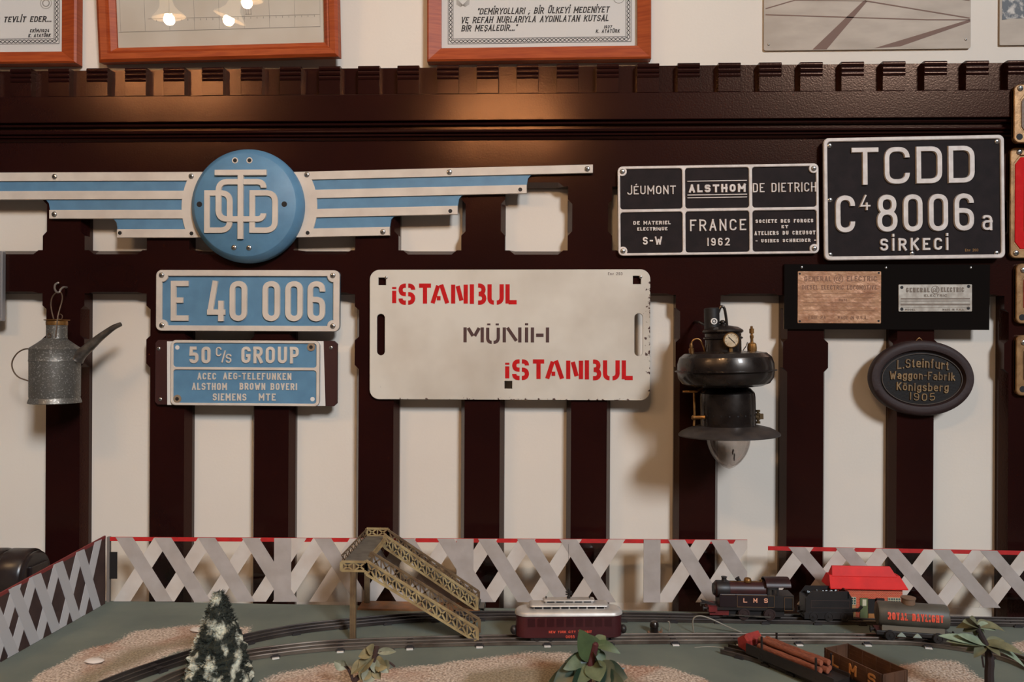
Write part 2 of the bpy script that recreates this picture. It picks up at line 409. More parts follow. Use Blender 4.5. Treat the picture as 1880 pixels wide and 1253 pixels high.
def text(mb, fr, s, x0, x1, yt, yb, t, d0, d1, bev=0.0, gap=0.32, slant=0.0, serif=0.0, arc=0.0, rad=0.3, round_=True):
    """letters of s drawn as raised strokes from x0 to x1 (pixels), cap height yt..yb, stroke t pixels, from depth d0 to d1 metres"""
    gs = [GL[c] for c in s]
    nz = sum(1 for g in gs if g[0] == 0)
    U = (x1 - x0 - nz * t) / (sum(g[0] for g in gs) + gap * (len(gs) - 1))
    H = yb - yt; x = x0
    sc = fr.sx
    for c, (gw, sts) in zip(s, gs):
        W = max(gw * U, 1.7 * t) if gw else t
        for si, st in enumerate(sts):
            q = []
            for p in st:
                X = x + (t / 2 + p[0] * (W - t) if gw else W / 2 + (p[0] - .5) * t * 1.4); Yp = t / 2 + p[1] * (H - t)
                q.append((X, Yp) + tuple(p[2:]))
            q = fillet(q, max(min(rad * H, 0.5 * max(W - t, 1)), 0.01))
            def mp(a):
                X, Yp = a
                X2 = X + slant * Yp
                dy = arc * ((X - (x0 + x1) / 2) / ((x1 - x0) / 2)) ** 2
                return fr.p(X2, yb - Yp + dy)
            cl = tuple(st[0][:2]) == tuple(st[-1][:2])
            if not cl: q = ext(q, t / 2, st)
            mb.stroke([mp(a) for a in (q[:-1] if cl else q)], t * sc, -d0, -d1 - .00012 * si, bev, cl)
            if cl: continue
            if serif:
                for e, f in ((q[0], q[1]), (q[-1], q[-2])):
                    if abs(e[1] - f[1]) > 1.2 * abs(e[0] - f[0]) and (e[1] < t or e[1] > H - t * 1.1):
                        mb.stroke([mp((e[0] - serif, e[1])), mp((e[0] + serif, e[1]))], t * .6 * sc, -d0, -d1 + .00006)
        x += W + gap * U
def letter(mb, fr, c, x0, x1, yt, yb, t, d0, d1, bev=0.0, rad=0.3, table=None):
    T_ = table or GL
    for si, st in enumerate(T_[c][1]):
        W, H = x1 - x0, yb - yt
        q = [((x0 + t / 2 + p[0] * (W - t)) if W > t * 1.3 else (x0 + x1) / 2, t / 2 + p[1] * (H - t)) + tuple(p[2:]) for p in st]
        q = fillet(q, min(rad * H, 0.5 * max(W - t, 1)))
        cl = tuple(st[0][:2]) == tuple(st[-1][:2])
        if not cl and table is None: q = ext(q, t / 2, st)
        mb.stroke([fr.p(a, yb - b) for a, b in (q[:-1] if cl else q)], t * fr.sx, -d0, -d1 - .00015 * si, bev, cl)

# screws: one mesh reused
_s = MB()
_s.lathe([(1.0, 0), (1.0, .12), (.86, .34), (.55, .48), (1e-4, .54)], n=16, M=Matrix.Rotation(R(90), 3, 'X'))
_s.box(-.5, .5, -.56, -.40, -.09, .09, 1); _s.box(-.09, .09, -.56, -.40, -.5, .5, 1)
SCREW = part('screw', _s, [STEEL, DARK]); SCREW_ME = SCREW.data; bpy.data.objects.remove(SCREW)
_s = MB()
Mx = Matrix.Rotation(R(90), 3, 'X')
_s.lathe([(1.0, 0), (1.0, .10), (.85, .14), (.66, .10)], n=16, M=Mx, caps=False); _s.lathe([(.68, .02), (.68, .06)], n=16, M=Mx, m=1)
HOLE = part('bolt_hole', _s, [ALU, DARK]); HOLE_ME = HOLE.data; bpy.data.objects.remove(HOLE)
def screw(parent, fr, px, py, d, r=4.6, me=None, name='screw', rz=None):
    o = bpy.data.objects.new(name, me or SCREW_ME); COL.objects.link(o); o.parent = parent
    x, z = fr.p(px, py); o.location = (x, -d, z); k = r * fr.sx; o.scale = (k, k, k)
    o.rotation_euler = (0, random.uniform(0, 1.5) if rz is None else rz, 0)
    return o

# ------------------------------------------------------------------ the setting
m = MB(); m.box(-2.6, 2.4, 0, 0.12, 0, 3.6); part('wall_back', m, PLASTER, kind='structure')
FLOOR = mat('hall_floor', rgb(120, 96, 80), 0.5, col2=rgb(100, 78, 64), scale=3)
m = MB(); m.box(-2.6, 2.4, -6.0, 0, -0.1, 0); part('floor', m, FLOOR, kind='structure')

# ------------------------------------------------------------------ dark wooden screen on the wall
YF = -0.035; YM = -0.013
X0, X1 = -1.55, 1.35
sc_ = thing('wooden_screen', 'dark brown wooden screen of slats with a dentil cornice, fixed along the cream wall', 'wall panel', (0, 0, 0))
def zz(py, Y=YF): return zat(py, Y, 940)
MM = 0.00125
z_rt, z_rb, z_bt = zz(343), zz(460), zz(541)          # underside of top board, lower rail top and bottom
cents = [-76, 116, 307.5, 499, 691, 886, 1082, 1281.5, 1479, 1681, 1886]
HW = 0.0495; CH = 0.0095
def edge_profile(zs):
    """zs = [(z, chamfer)] from top to bottom"""
    return zs
def stile(name, xc, zs):
    m = MB(); vs = []; 
    for z, c in zs:
        vs += [(xc - HW, 0, z), (xc - HW, YM, z), (xc - HW + c, YF, z), (xc + HW - c, YF, z), (xc + HW, YM, z), (xc + HW, 0, z)]
    fs = []
    for i in range(len(zs) - 1):
        for k in range(5): fs.append((i * 6 + k, i * 6 + k + 1, (i + 1) * 6 + k + 1, (i + 1) * 6 + k))
        fs.append((i * 6 + 5, i * 6, (i + 1) * 6, (i + 1) * 6 + 5))
    fs += [tuple(range(5, -1, -1)), tuple((len(zs) - 1) * 6 + k for k in range(6))]
    m.add(vs, fs); return part(name, m, WOOD, sc_, smooth=0)
def rail(name, z0, z1, notch_lo, notch_hi):           # horizontal board with stopped chamfers between the slats
    m = MB(); xs = []
    cx = [xat(c, YF) for c in cents]
    for i in range(len(cx) - 1):
        a, b = cx[i] + HW, cx[i + 1] - HW; mid = (a + b) / 2; h = (b - a) / 2 - 0.022
        xs += [(mid - h - .012, 0), (mid - h, 1), (mid + h, 1), (mid + h + .012, 0)]
    xs = [(X0, 0)] + [q for q in xs if X0 < q[0] < X1] + [(X1, 0)]
    vs = []
    for x, c in xs:
        lo = CH * c * notch_lo; hi = CH * c * notch_hi
        vs += [(x, 0, z0), (x, YM, z0), (x, YF, z0 + lo), (x, YF, z1 - hi), (x, YM, z1), (x, 0, z1)]
    fs = []
    for i in range(len(xs) - 1):
        for k in range(6):
            kk = (k + 1) % 6; fs.append((i * 6 + k, i * 6 + kk, (i + 1) * 6 + kk, (i + 1) * 6 + k))
    fs += [tuple(range(5, -1, -1)), tuple((len(xs) - 1) * 6 + k for k in range(6))]
    m.add(vs, fs); return part(name, m, WOOD, sc_, smooth=0)
z_fb = zz(256)
rail('top_board', z_rt, z_fb, 1, 0)
rail('lower_rail', z_bt, z_rb, 0.35, 1)
for c in cents:
    xc = xat(c, YF)
    if not (X0 < xc - HW and xc + HW < X1): continue
    H_ = z_rt - z_rb
    stile('stile', xc, [(z_rt, 0), (z_rt - .20 * H_, 0), (z_rt - .27 * H_, CH), (z_rt - .70 * H_, CH), (z_rt - .77 * H_, 0), (z_rb, 0)])
    stile('slat', xc, [(z_bt, 0), (zz(564), 0), (zz(571), CH), (zz(620), CH), (zz(627), 0), (zz(672), 0), (zz(680), CH), (0.12, CH)])
# moulding under the frieze
m = MB()
prof = [(0, 258), (-.036, 258), (-.040, 256), (-.042, 253)]
def bead(y0, y1, base, r, n=6):
    return [(base - r * math.sin(math.pi * k / n), y1 + (y0 - y1) * (1 - math.cos(math.pi * k / n)) / 2 * 1.0) for k in range(n + 1)]
prof += [(-.039, 252)] + bead(246, 252, -.039, .006)[0:] + [(-.043, 246)] + bead(240, 246, -.043, .006) + [(-.042, 239), (-.042, 233), (-.047, 233)] + bead(227, 233, -.047, .005) + [(-.046, 226), (-.046, 219), (0, 219)]
vs = []
P_ = [(y, zz(py)) for y, py in prof]
for x in (X0, X1): vs += [(x, y, z) for y, z in P_]
n = len(P_)
m.add(vs, [(i, (i + 1) % n, n + (i + 1) % n, n + i) for i in range(n)] + [tuple(range(n)), tuple(range(2 * n - 1, n - 1, -1))])
part('moulding', m, WOOD, sc_, smooth=30)
# frieze: a board whose face leans slightly forward
YT, YB2 = -.058, -.058
def fy(py): return YB2 + (YT - YB2) * (221 - py) / 100.0
z221, z170, z117 = zz(221, -.056), zz(171, -.058), zz(117.5, -.06)
m = MB()
for x in (X0, X1):
    m.v += [(x, 0, z221), (x, fy(221), z221), (x, fy(171), z170), (x, 0, z170)]
m.f += [(0, 1, 2, 3), (7, 6, 5, 4), (0, 4, 5, 1), (1, 5, 6, 2), (2, 6, 7, 3), (3, 7, 4, 0)]; m.m += [0] * 6
part('frieze', m, WOOD, sc_, smooth=0, bevel=.0016)
m = MB(); m.box(X0, X1, -.040, 0, z170, z117); part('cornice_board', m, WOOD, sc_, smooth=0)
per = (xat(1816, -.06, 145) - xat(624, -.06, 145)) / 16.0
xg = xat(624 + 33, -.06, 145)                 # left end of a block
k = -14
while True:
    xa = xg + k * per; xb = xa + per * .545; k += 1
    if xa < X0: continue
    if xb > X1: break
    m = MB(); pr = [(-.038, z170), (fy(171), z170), (fy(145), zz(144, -.06))]
    zt = zz(144, -.06); dz = (z117 - zt) / 3
    for i in range(3):
        za = zt + dz * i; y_ = -.0555
        for q in range(7):
            a = math.pi * q / 6; pr.append((y_ - .0045 * math.sin(a), za + dz * (1 - math.cos(a)) / 2))
    pr.append((-.038, z117))
    n = len(pr); m.add([(x, y, z) for x in (xa, xb) for y, z in pr], [(i, (i + 1) % n, n + (i + 1) % n, n + i) for i in range(n)] + [tuple(range(n)), tuple(range(2 * n - 1, n - 1, -1))])
    part('dentil', m, WOOD, sc_, smooth=30, bevel=.0012)

# ------------------------------------------------------------------ pictures standing on the cornice
def sign(name, label, cat, cx, cy, Y, tilt=0.0, group=None):
    fr = Frame2(cx, cy, Y, tilt); t = thing(name, label, cat, fr.O, fr.rot, group); return fr, t
def picture(label, x0, x1, ix0, ix1, yt, yb, iyb, paper, tilt=0.0, steps=False, lean=0.0):
    fr, t = sign('framed_picture', label, 'picture', (x0 + x1) / 2, (yt + yb) / 2, -.004, tilt)
    if lean: t.rotation_euler = (lean, 0, R(-2.6)); t.location.y -= math.sin(lean) * (yb - yt) / 2 * fr.sz + math.sin(R(2.6)) * (x1 - x0) / 2 * fr.sx
    iyt = yt + (yb - iyb)
    b = [(0, 0.0), (0, .022), (.18, .027), (.55, .025), (.6, .020), (.72, .021), (1, .013), (1, 0)] if steps else [(0, 0), (0, .024), (.12, .027), (1, .017), (1, 0)]
    o4 = [fr.p(x0, yt), fr.p(x1, yt), fr.p(x1, yb), fr.p(x0, yb)]; i4 = [fr.p(ix0, iyt), fr.p(ix1, iyt), fr.p(ix1, iyb), fr.p(ix0, iyb)]
    m = MB(); nb = len(b)
    for c in range(4):
        m.v += [(o4[c][0] + (i4[c][0] - o4[c][0]) * u, -d, o4[c][1] + (i4[c][1] - o4[c][1]) * u) for u, d in b]
    for c in range(4):
        c2 = (c + 1) % 4
        for i in range(nb - 1): m.f.append((c * nb + i, c * nb + i + 1, c2 * nb + i + 1, c2 * nb + i)); m.m.append(0)
    part('frame', m, VARN, t, smooth=0)
    m = MB(); m.prism([fr.L([(ix0 - 4, iyt - 4), (ix1 + 4, iyt - 4), (ix1 + 4, iyb + 4), (ix0 - 4, iyb + 4)])], -.002, -.008)
    pr = part('print', m, paper, t, smooth=0)
    m = MB(); m.prism([fr.L([(ix0 - 3, iyt - 3), (ix1 + 3, iyt - 3), (ix1 + 3, iyb + 3), (ix0 - 3, iyb + 3)])], -.0105, -.0120)
    part('glass_pane', m, PGLASS, t, smooth=0)
    return fr, t, pr
def border(m, fr, x0, x1, y0, y1, wd, d=.008):
    for k, tt in ((0, .9), (wd, .9)):
        m.stroke(fr.L([(x0 + k, y0 + k), (x1 - k, y0 + k), (x1 - k, y1 - k), (x0 + k, y1 - k)]), tt * fr.sx, -d, -d - .0004, closed=True)
    c = wd / 2; per_ = wd * .85; a = wd * .30
    def wave(pa, pb):
        L_ = math.dist(pa, pb); n_ = max(2, int(L_ / per_)); ux, uy = (pb[0] - pa[0]) / L_, (pb[1] - pa[1]) / L_
        for sg in (1, -1):
            pts = []
            for i in range(n_ * 6 + 1):
                u = L_ * i / (n_ * 6); v = sg * a * math.sin(math.pi * i / 6)
                pts.append((pa[0] + ux * u - uy * v, pa[1] + uy * u + ux * v))
            m.stroke(fr.L(pts), 1.15 * fr.sx, -d, -d - .0003)
    wave((x0 + c, y1 - c), (x1 - c, y1 - c)); wave((x1 - c, y0 + c), (x1 - c, y1 - c)); wave((x0 + c, y0 + c), (x0 + c, y1 - c)); wave((x0 + c, y0 + c), (x1 - c, y0 + c))
D1, D2 = .008, .0085
# left document
fr, t, pr = picture('orange framed document with a chain border, cut by the left edge of the photo', -260, 151, -232, 121, -200, 124, 101, PAPER)
m = MB(); border(m, fr, -225, 112, -160, 84, 9); part('printed_border', m, INK, pr, smooth=0)
m = MB()
text(m, fr, 'N) TEVLİT EDER...', -8, 97, 34, 44, 1.7, D1, D2, slant=.22, serif=1.1, gap=.24)
text(m, fr, 'EKİM/1924', 59, 94, 57.5, 63, 1.1, D1, D2, slant=.2, serif=.5)
text(m, fr, 'K. ATATÜRK', 56, 96, 66, 72, 1.1, D1, D2, slant=.2, serif=.5)
part('printed_text', m, INK, pr, smooth=0)
m = MB(); m.stroke(fr.L(ell(88, 10, 10, 10, 24)), .9 * fr.sx, -D1, -D2, closed=True); m.stroke(fr.L(ell(88, 10, 6, 6, 18)), 1.6 * fr.sx, -D1, -D2, closed=True)
part('printed_seal', m, INKG, pr, smooth=0)
# middle drawing
fr, t, pr = picture('wide red-brown framed faded technical drawing, second picture from the left', 191, 631, 222, 604, -230, 118, 91, PAPER2, steps=True, lean=R(5.0))
GR = t.rotation_euler.to_matrix(); GB = t.location + GR @ Vector((0, -.012, 0)); GN = GR @ Vector((0, -1, 0))
m = MB()
m.stroke(fr.L([(224, 62), (596, 62)]), .8 * fr.sx, -D1, -D2); m.stroke(fr.L([(280, 40), (596, 41)]), .6 * fr.sx, -D1, -D2)
for i in range(26): m.stroke(fr.L([(296 + i * 11.6, 42), (296 + i * 11.6, 45)]), .8 * fr.sx, -D1, -D2)
for i in range(9): m.stroke(fr.L([(228 + i * 46, -180), (228 + i * 46, 62)]), .3 * fr.sx, -D1, -D2)
for x in (461, 465, 470): m.stroke(fr.L([(x, 4), (x + 1, 38)]), .9 * fr.sx, -D1, -D2)
m.stroke(fr.L([(460, 37), (472, 37)]), .9 * fr.sx, -D1, -D2); m.stroke(fr.L([(460, 16), (472, 10)]), .8 * fr.sx, -D1, -D2)
part('drawn_lines', m, INKG, pr, smooth=0)
# right document
fr, t, pr = picture('orange framed document with a railway quotation in italics, third picture from the left', 786, 1192, 811, 1168, -210, 117, 91, PAPER, tilt=R(.25))
m = MB(); border(m, fr, 823, 1157, -170, 81, 9); part('printed_border', m, INK, pr, smooth=0)
m = MB()
text(m, fr, '"DEMİRYOLLARI ; BİR ÜLKEYİ MEDENİYET', 876, 1116, 16.5, 27.5, 1.7, D1, D2, slant=.22, serif=1.1, gap=.22)
text(m, fr, 'VE REFAH NURLARIYLA AYDINLATAN KUTSAL', 846, 1116, 32, 43, 1.7, D1, D2, slant=.22, serif=1.1, gap=.22)
text(m, fr, 'BİR MEŞALEDİR..."', 847, 948, 47, 58, 1.7, D1, D2, slant=.22, serif=1.1, gap=.22)
text(m, fr, '1937', 1108, 1122, 51, 56.5, 1.1, D1, D2, slant=.2, serif=.5); text(m, fr, 'K. ATATÜRK', 1093, 1136, 58.5, 64.5, 1.1, D1, D2, slant=.2, serif=.5)
part('printed_text', m, INK, pr, smooth=0)
m = MB(); m.stroke(fr.L(ell(1135, 1, 10, 10, 24)), .9 * fr.sx, -D1, -D2, closed=True)
for i in range(5): m.stroke(fr.L([(838, -2 + i * 2.4), (846, 6 + i * 1.7), (850, 10), (854, 6 + i * 1.7), (862, -2 + i * 2.4)]), .7 * fr.sx, -D1, -D2)
part('printed_seal', m, INKG, pr, smooth=0)
# photographs on board
SEPIA = mat('sepia_print', rgb(186, 168, 150), 0.6, col2=rgb(166, 148, 130), scale=7, stretch=(1, 1, 3)); SEPD = mat('sepia_line', rgb(118, 88, 74), 0.7)
fr, t = sign('mounted_photograph', 'large sepia photograph of a paved yard with dark lines, pinned above the number plates', 'photograph', 1590, -80, -.001, R(.1))
m = MB(); m.prism([fr.L(rrect(1401, 1780, -250, 92, 4))], 0, -.004); part('print_board', m, SEPIA, t, smooth=0)
m = MB(); dd = (.0040, .0044)
def line(a, b, wa, wb):
    P1, P2 = fr.p(*a), fr.p(*b); 
    m.prism([[(P1[0] - wa * fr.sx, P1[1]), (P1[0] + wa * fr.sx, P1[1]), (P2[0] + wb * fr.sx, P2[1]), (P2[0] - wb * fr.sx, P2[1])]], -dd[0], -dd[1])
line((1504, 91), (1588, 3), 13, 4); 
for a, b, wd in (((1404, 26), (1700, 39), 2), ((1700, 39), (1778, 40), 2), ((1588, 3), (1778, 37), 2.2), ((1404, 15), (1458, 0), 2), ((1458, 0), (1588, 3), 1.4), ((1660, -14), (1778, 5), 1.4), ((1588, 3), (1560, -60), 1.6)):
    m.stroke(fr.L([a, b]), wd * fr.sx, -dd[0], -dd[1])
m.prism([fr.L([(1604, 90), (1652, 87), (1779, 44), (1779, 39)])], -dd[0], -dd[1])
part('printed_lines', m, SEPD, t, smooth=0)
for x, y in ((1410, 81), (1771, 76)): screw(t, fr, x, y, .004, 2.2, name='pin')
fr, t = sign('mounted_photograph', 'sepia photograph with a dark rocky scene, cut by the right edge of the photo', 'photograph', 1950, -80, -.001)
m = MB(); m.prism([fr.L(rrect(1834, 2070, -250, 83, 2))], 0, -.004); part('print_board', m, SEPIA, t, smooth=0)
ROCK = mat('rocky_print', rgb(48, 40, 38), 0.5, col2=rgb(190, 176, 162), scale=60, lo=.45, hi=.6)
m = MB(); m.prism([fr.L([(1838, -240), (2066, -240), (2066, 30), (1900, 28), (1880, 34), (1850, 35), (1838, 37)])], -.004, -.0044); part('printed_scene', m, ROCK, t, smooth=0)

# ------------------------------------------------------------------ winged emblem
YS = YF - .001
fr, t = sign('winged_emblem', 'blue and silver winged railway emblem with a round disc and interlaced letters', 'emblem', 460, 381, YS)
m = MB(); 
rr = 102.5 * fr.sx
m.lathe([(rr * .965, 0), (rr * .995, .004), (rr, .014), (rr * .985, .022), (rr * .90, .034), (rr * .885, .0355)], n=96, M=Mx)
disc = part('disc', m, BLUE, t, smooth=40)
dz_ = .0355
m = MB()
for q in ([(469, 427), (469, 359), (1, 0)],): pass
def mono(pts, d1, r=14, closed=False, tw=10.5):
    m.stroke([fr.p(*a) for a in fillet(pts, r, closed)], tw * fr.sx, -dz_ + .0005, -d1, .0006, closed)
mono([(392.5, 360), (433.5, 360, 1), (433.5, 427, 1), (392.5, 427)], dz_ + .0035, 15, True)
mono([(474, 360), (515, 360, 1), (515, 427, 1), (474, 427)], dz_ + .0035, 15, True)
mono([(494.5, 351), (494.5, 340, 1), (413.5, 340, 1), (413.5, 407, 1), (494.5, 407, 1), (494.5, 397)], dz_ + .0048, 15)
mono([(407, 323.5), (500, 323.5)], dz_ + .006); mono([(453.5, 326), (453.5, 443)], dz_ + .0062)
part('monogram', m, ALU, disc, smooth=30)
for x, y in ((442, 301), (468, 301)): screw(t, fr, x, y, dz_, 5.5, name='washer', me=HOLE_ME)
for x, y in ((441, 458), (468, 458.5)): screw(t, fr, x, y, dz_, 5)
m_ = MB(); m_.lathe([(1, 0), (1, .06)], n=16, M=Mx); HB = part('x', m_, DARK); HB_ME = HB.data; bpy.data.objects.remove(HB); HB_ME.name = 'bolt_hole'
for x, y in ((378, 380), (531, 380)): screw(t, fr, x, y, dz_, 5, me=HB_ME, name='bolt_hole')
def arcx(y, r, sg): return 460 + sg * math.sqrt(r * r - (y - 381) ** 2)
def wing(sg, slope, ends, ys):
    """ends: outer x of the four stripes; ys: (top, bottom) of the stripes at the hub"""
    def q(x, y): return fr.p(x, y + slope * (x - (460 + sg * 110)))
    mid = []
    m = MB()
    (a0, a1), (b0, b1), (c0, c1), (d0, d1) = ys
    e1, e2, e3, e4 = ends; s = sg
    hub = 460 + sg * 60
    cv = lambda xe, yt, yb: [(xe + s * 11, yt), (xe + s * 6, yt + 1), (xe + s * 2, yt + 6), (xe, yb)]
    pts = [(hub, a0 + 6), (e1 - s * 6, a0 + 6), (e1 - s * 6, a1 - 3), (e2 + s * 11, a1 - 1)] + cv(e2, a1 + 1, b0)[1:] + [(e2 - s * 4, b1 - 4), (e3 + s * 11, b1 - 1)] + cv(e3, b1 + 1, c0)[1:] + \
          [(e3 - s * 4, c1 - 4), (e4 + s * 11, c1 - 1)] + cv(e4, c1 + 1, d0)[1:] + [(e4 - s * 4, d1 - 4), (hub, d1 - 4)]
    m.prism([[q(*p) for p in pts]], 0, -.006)
    wn = part('wing_plate', m, BLUE, t, smooth=0)
    m = MB()
    def stripe(y0, y1, e, dep): m.prism([[q(*p) for p in [(hub, y0), (e, y0), (e, y1), (hub, y1)]]], -.001, -dep, .0006)
    for i, (yy, e) in enumerate(zip(ys, ends)): stripe(yy[0], yy[1], e, .0095)
    yh0, yh1 = ys[0][0], ys[3][1]
    outer = [(arcx(y, 124, sg), y) for y in [yh0 + (yh1 - yh0) * k / 14 for k in range(15)]]
    m.prism([[q(*p) for p in outer + [(hub, yh1), (hub, yh0)]]], -.001, -.0096, .0006)
    part('stripes', m, ALU, wn, smooth=0)
    return q
q = wing(-1, 0.0, (-157, -40, 91, 217), ((317, 333), (351.5, 367), (386.5, 402.5), (422, 437.5)))
for x, y in ((101, 325), (354, 325), (101, 394.5)): screw(t, fr, x, y, .0096, 5)
for x, y in ((223, 429), (355, 430)): screw(t, fr, x, y, .0096, 5.5, me=HOLE_ME, name='bolt_hole')
q = wing(1, -.0215, (1077, 960, 837, 715), ((317, 332), (350.5, 366), (385.5, 401), (421, 436.5)))
def sl(x, y): return (x, y)
for x, y in ((565, 323), (822, 319), (1067, 314), (703, 427)): screw(t, fr, x, y, .0096, 5)
for x, y in ((948.5, 351), (824, 389.5), (567, 429)): screw(t, fr, x, y, .0096, 5.5, me=HOLE_ME, name='bolt_hole')

# ------------------------------------------------------------------ E 40 006 number plate
fr, t = sign('number_plate', 'blue locomotive number plate reading E 40 006 with raised silver numerals', 'sign', 457, 552.5, YS)
m = MB(); m.prism([fr.L(rrect(289.5, 624.5, 497, 608.5, 10))], 0, -.006); part('plate', m, BLUE, t, smooth=0)
m = MB(); m.prism([fr.L(rrect(289.5, 624.5, 497, 608.5, 10)), fr.L(nrect(300.5, 613, 508, 598.5, 11))], -.001, -.011, .001); part('rim', m, ALU, t, smooth=0)
m = MB()
for c, a, b in (('E', 316, 349), ('4', 383.5, 416.5), ('0', 424, 456.5), ('0', 484, 516.5), ('0', 525.5, 558), ('6', 566, 598.5)):
    if c == '4':
        for qd, st in ((0, [(a + 14.5, 516.5), (a + 5, 574)]), (.0002, [(a, 574), (a + 33, 574)]), (.0004, [(a + 25, 553), (a + 25, 590.5)])): m.stroke(fr.L(st), 10.5 * fr.sx, -.0055, -.0105 - qd, .0008)
    else: letter(m, fr, c, a, b, 516.5, 590.5, 10.5, .0055, .0105, .0008, rad=.34)
part('numerals', m, ALU, t, smooth=30)
for x, y in ((300, 506.5), (612.5, 506.5), (301, 598.5), (613, 598.5)): screw(t, fr, x, y, .011, 5)

# ------------------------------------------------------------------ 50 c/s group plate
fr, t = sign('maker_plate', 'blue two-part maker plate headed 50 C/S GROUP on a brown board with white paper', 'sign', 453.5, 685, YS)
m = MB(); m.prism([fr.L([(287, 631), (292, 625.5), (614, 625.5), (620, 631), (620, 739), (614, 744.5), (292, 744.5), (287, 739)])], 0, -.008, .0008); part('backing_board', m, WOODB, t, smooth=0)
m = MB(); m.prism([fr.L([(309, 628), (595, 626), (599, 744), (310, 744.5)])], -.007, -.0086); part('paper_sheet', m, PAPER, t, smooth=0)
m = MB(); m.prism([fr.L(rrect(318.5, 589, 625.5, 744.5, 9))], -.0086, -.0125); pl = part('plate', m, BLUE, t, smooth=0)
m = MB(); m.prism([fr.L(rrect(318.5, 589, 625.5, 744.5, 9)), fr.L(rrect(323, 583.5, 630.5, 674.5, 5)), fr.L(rrect(323, 583.5, 679.5, 740, 5))], -.0088, -.0155, .0008); part('rim', m, ALU, pl, smooth=0)
m = MB(); e = (.0122, .0152, .0006)
text(m, fr, '50', 352, 391, 637, 668, 6.2, *e, gap=.3); letter(m, fr, 'C', 400.5, 411, 637.5, 655, 2.8, *e); m.stroke(fr.L([(412, 666), (418, 644)]), 2.4 * fr.sx, -e[0], -e[1]); letter(m, fr, 'S', 418.5, 429, 650, 667, 2.8, *e)
text(m, fr, 'GROUP', 447, 551.5, 636.5, 667, 5.8, *e, gap=.3)
e2 = (.0122, .0142, .0003)
text(m, fr, 'ACEC', 367, 401, 685, 697.5, 2.5, *e2); text(m, fr, 'AEG-TELEFUNKEN', 414, 537.5, 684.5, 697, 2.5, *e2)
text(m, fr, 'ALSTHOM', 357, 421, 703.5, 716.5, 2.5, *e2); text(m, fr, 'BROWN BOVERI', 444, 548.5, 703, 715.5, 2.5, *e2)
text(m, fr, 'SIEMENS', 395, 456.5, 722.5, 735.5, 2.5, *e2); text(m, fr, 'MTE', 479, 510, 722, 735, 2.5, *e2)
part('lettering', m, ALU, pl, smooth=30)
CORK = mat('old_washer', rgb(140, 118, 96), .6)
for x, y, mm_ in ((573.5, 637, 0), (330, 733, 1)):
    m = MB(); m.lathe([(7.5 * fr.sx, 0), (7.2 * fr.sx, .0015), (2.5 * fr.sx, .0018)], n=20, M=Mx); xx, z_ = fr.p(x, y)
    part('washer', m, CORK, t, loc=(xx, -.0125, z_)); screw(t, fr, x, y, .0142, 3.4, me=HB_ME, name='bolt_hole')

m = MB(); m.lathe([(1, 0), (1, .1)], n=16, M=Mx); wo = part('w', m, PAPER); W_ME = wo.data; bpy.data.objects.remove(wo); W_ME.name = 'bolt_hole'
for x, y in ((329.5, 639), (576.5, 731.5)): screw(t, fr, x, y, .0125, 4, me=W_ME, name='bolt_hole')
for x, y in ((293.5, 641.5), (297, 734.5), (608.5, 638)): screw(t, fr, x, y, .008, 3.6)

# ------------------------------------------------------------------ ISTANBUL - MUNIH destination board
fr, t = sign('destination_board', 'white enamel train destination board stencilled in red and brown, rusty along its right edge', 'sign', 934.5, 615, YS - .003, R(.2))
EN = mat('white_enamel_rusty', rgb(214, 204, 190), 0.45, col2=rgb(184, 170, 154), scale=5, lo=.42, hi=.78, bump=.04, bscale=80)
nt = EN.node_tree; n_ = nt.nodes; L_ = nt.links
tc = n_.new('ShaderNodeTexCoord'); sp = n_.new('ShaderNodeSeparateXYZ'); L_.new(tc.outputs['Object'], sp.inputs[0])
nz = n_.new('ShaderNodeTexNoise'); nz.inputs['Scale'].default_value = 130; nz.inputs['Detail'].default_value = 5; L_.new(tc.outputs['Object'], nz.inputs['Vector'])
mr = n_.new('ShaderNodeMapRange'); L_.new(sp.outputs['X'], mr.inputs[0]); hw = 257 * fr.sx
mr.inputs[1].default_value = hw - .022; mr.inputs[2].default_value = hw; mr.inputs[3].default_value = -.24; mr.inputs[4].default_value = .03
mz = n_.new('ShaderNodeMapRange'); L_.new(sp.outputs['Z'], mz.inputs[0]); hh = 119.5 * fr.sz
mz.inputs[1].default_value = -hh + .012; mz.inputs[2].default_value = -hh; mz.inputs[3].default_value = -.24; mz.inputs[4].default_value = -.03
mx2 = n_.new('ShaderNodeMath'); mx2.operation = 'MAXIMUM'; L_.new(mr.outputs[0], mx2.inputs[0]); L_.new(mz.outputs[0], mx2.inputs[1])
ad = n_.new('ShaderNodeMath'); L_.new(nz.outputs['Fac'], ad.inputs[0]); L_.new(mx2.outputs[0], ad.inputs[1])
rp = n_.new('ShaderNodeValToRGB'); rp.color_ramp.elements[0].position = .54; rp.color_ramp.elements[1].position = .58; L_.new(ad.outputs[0], rp.inputs[0])
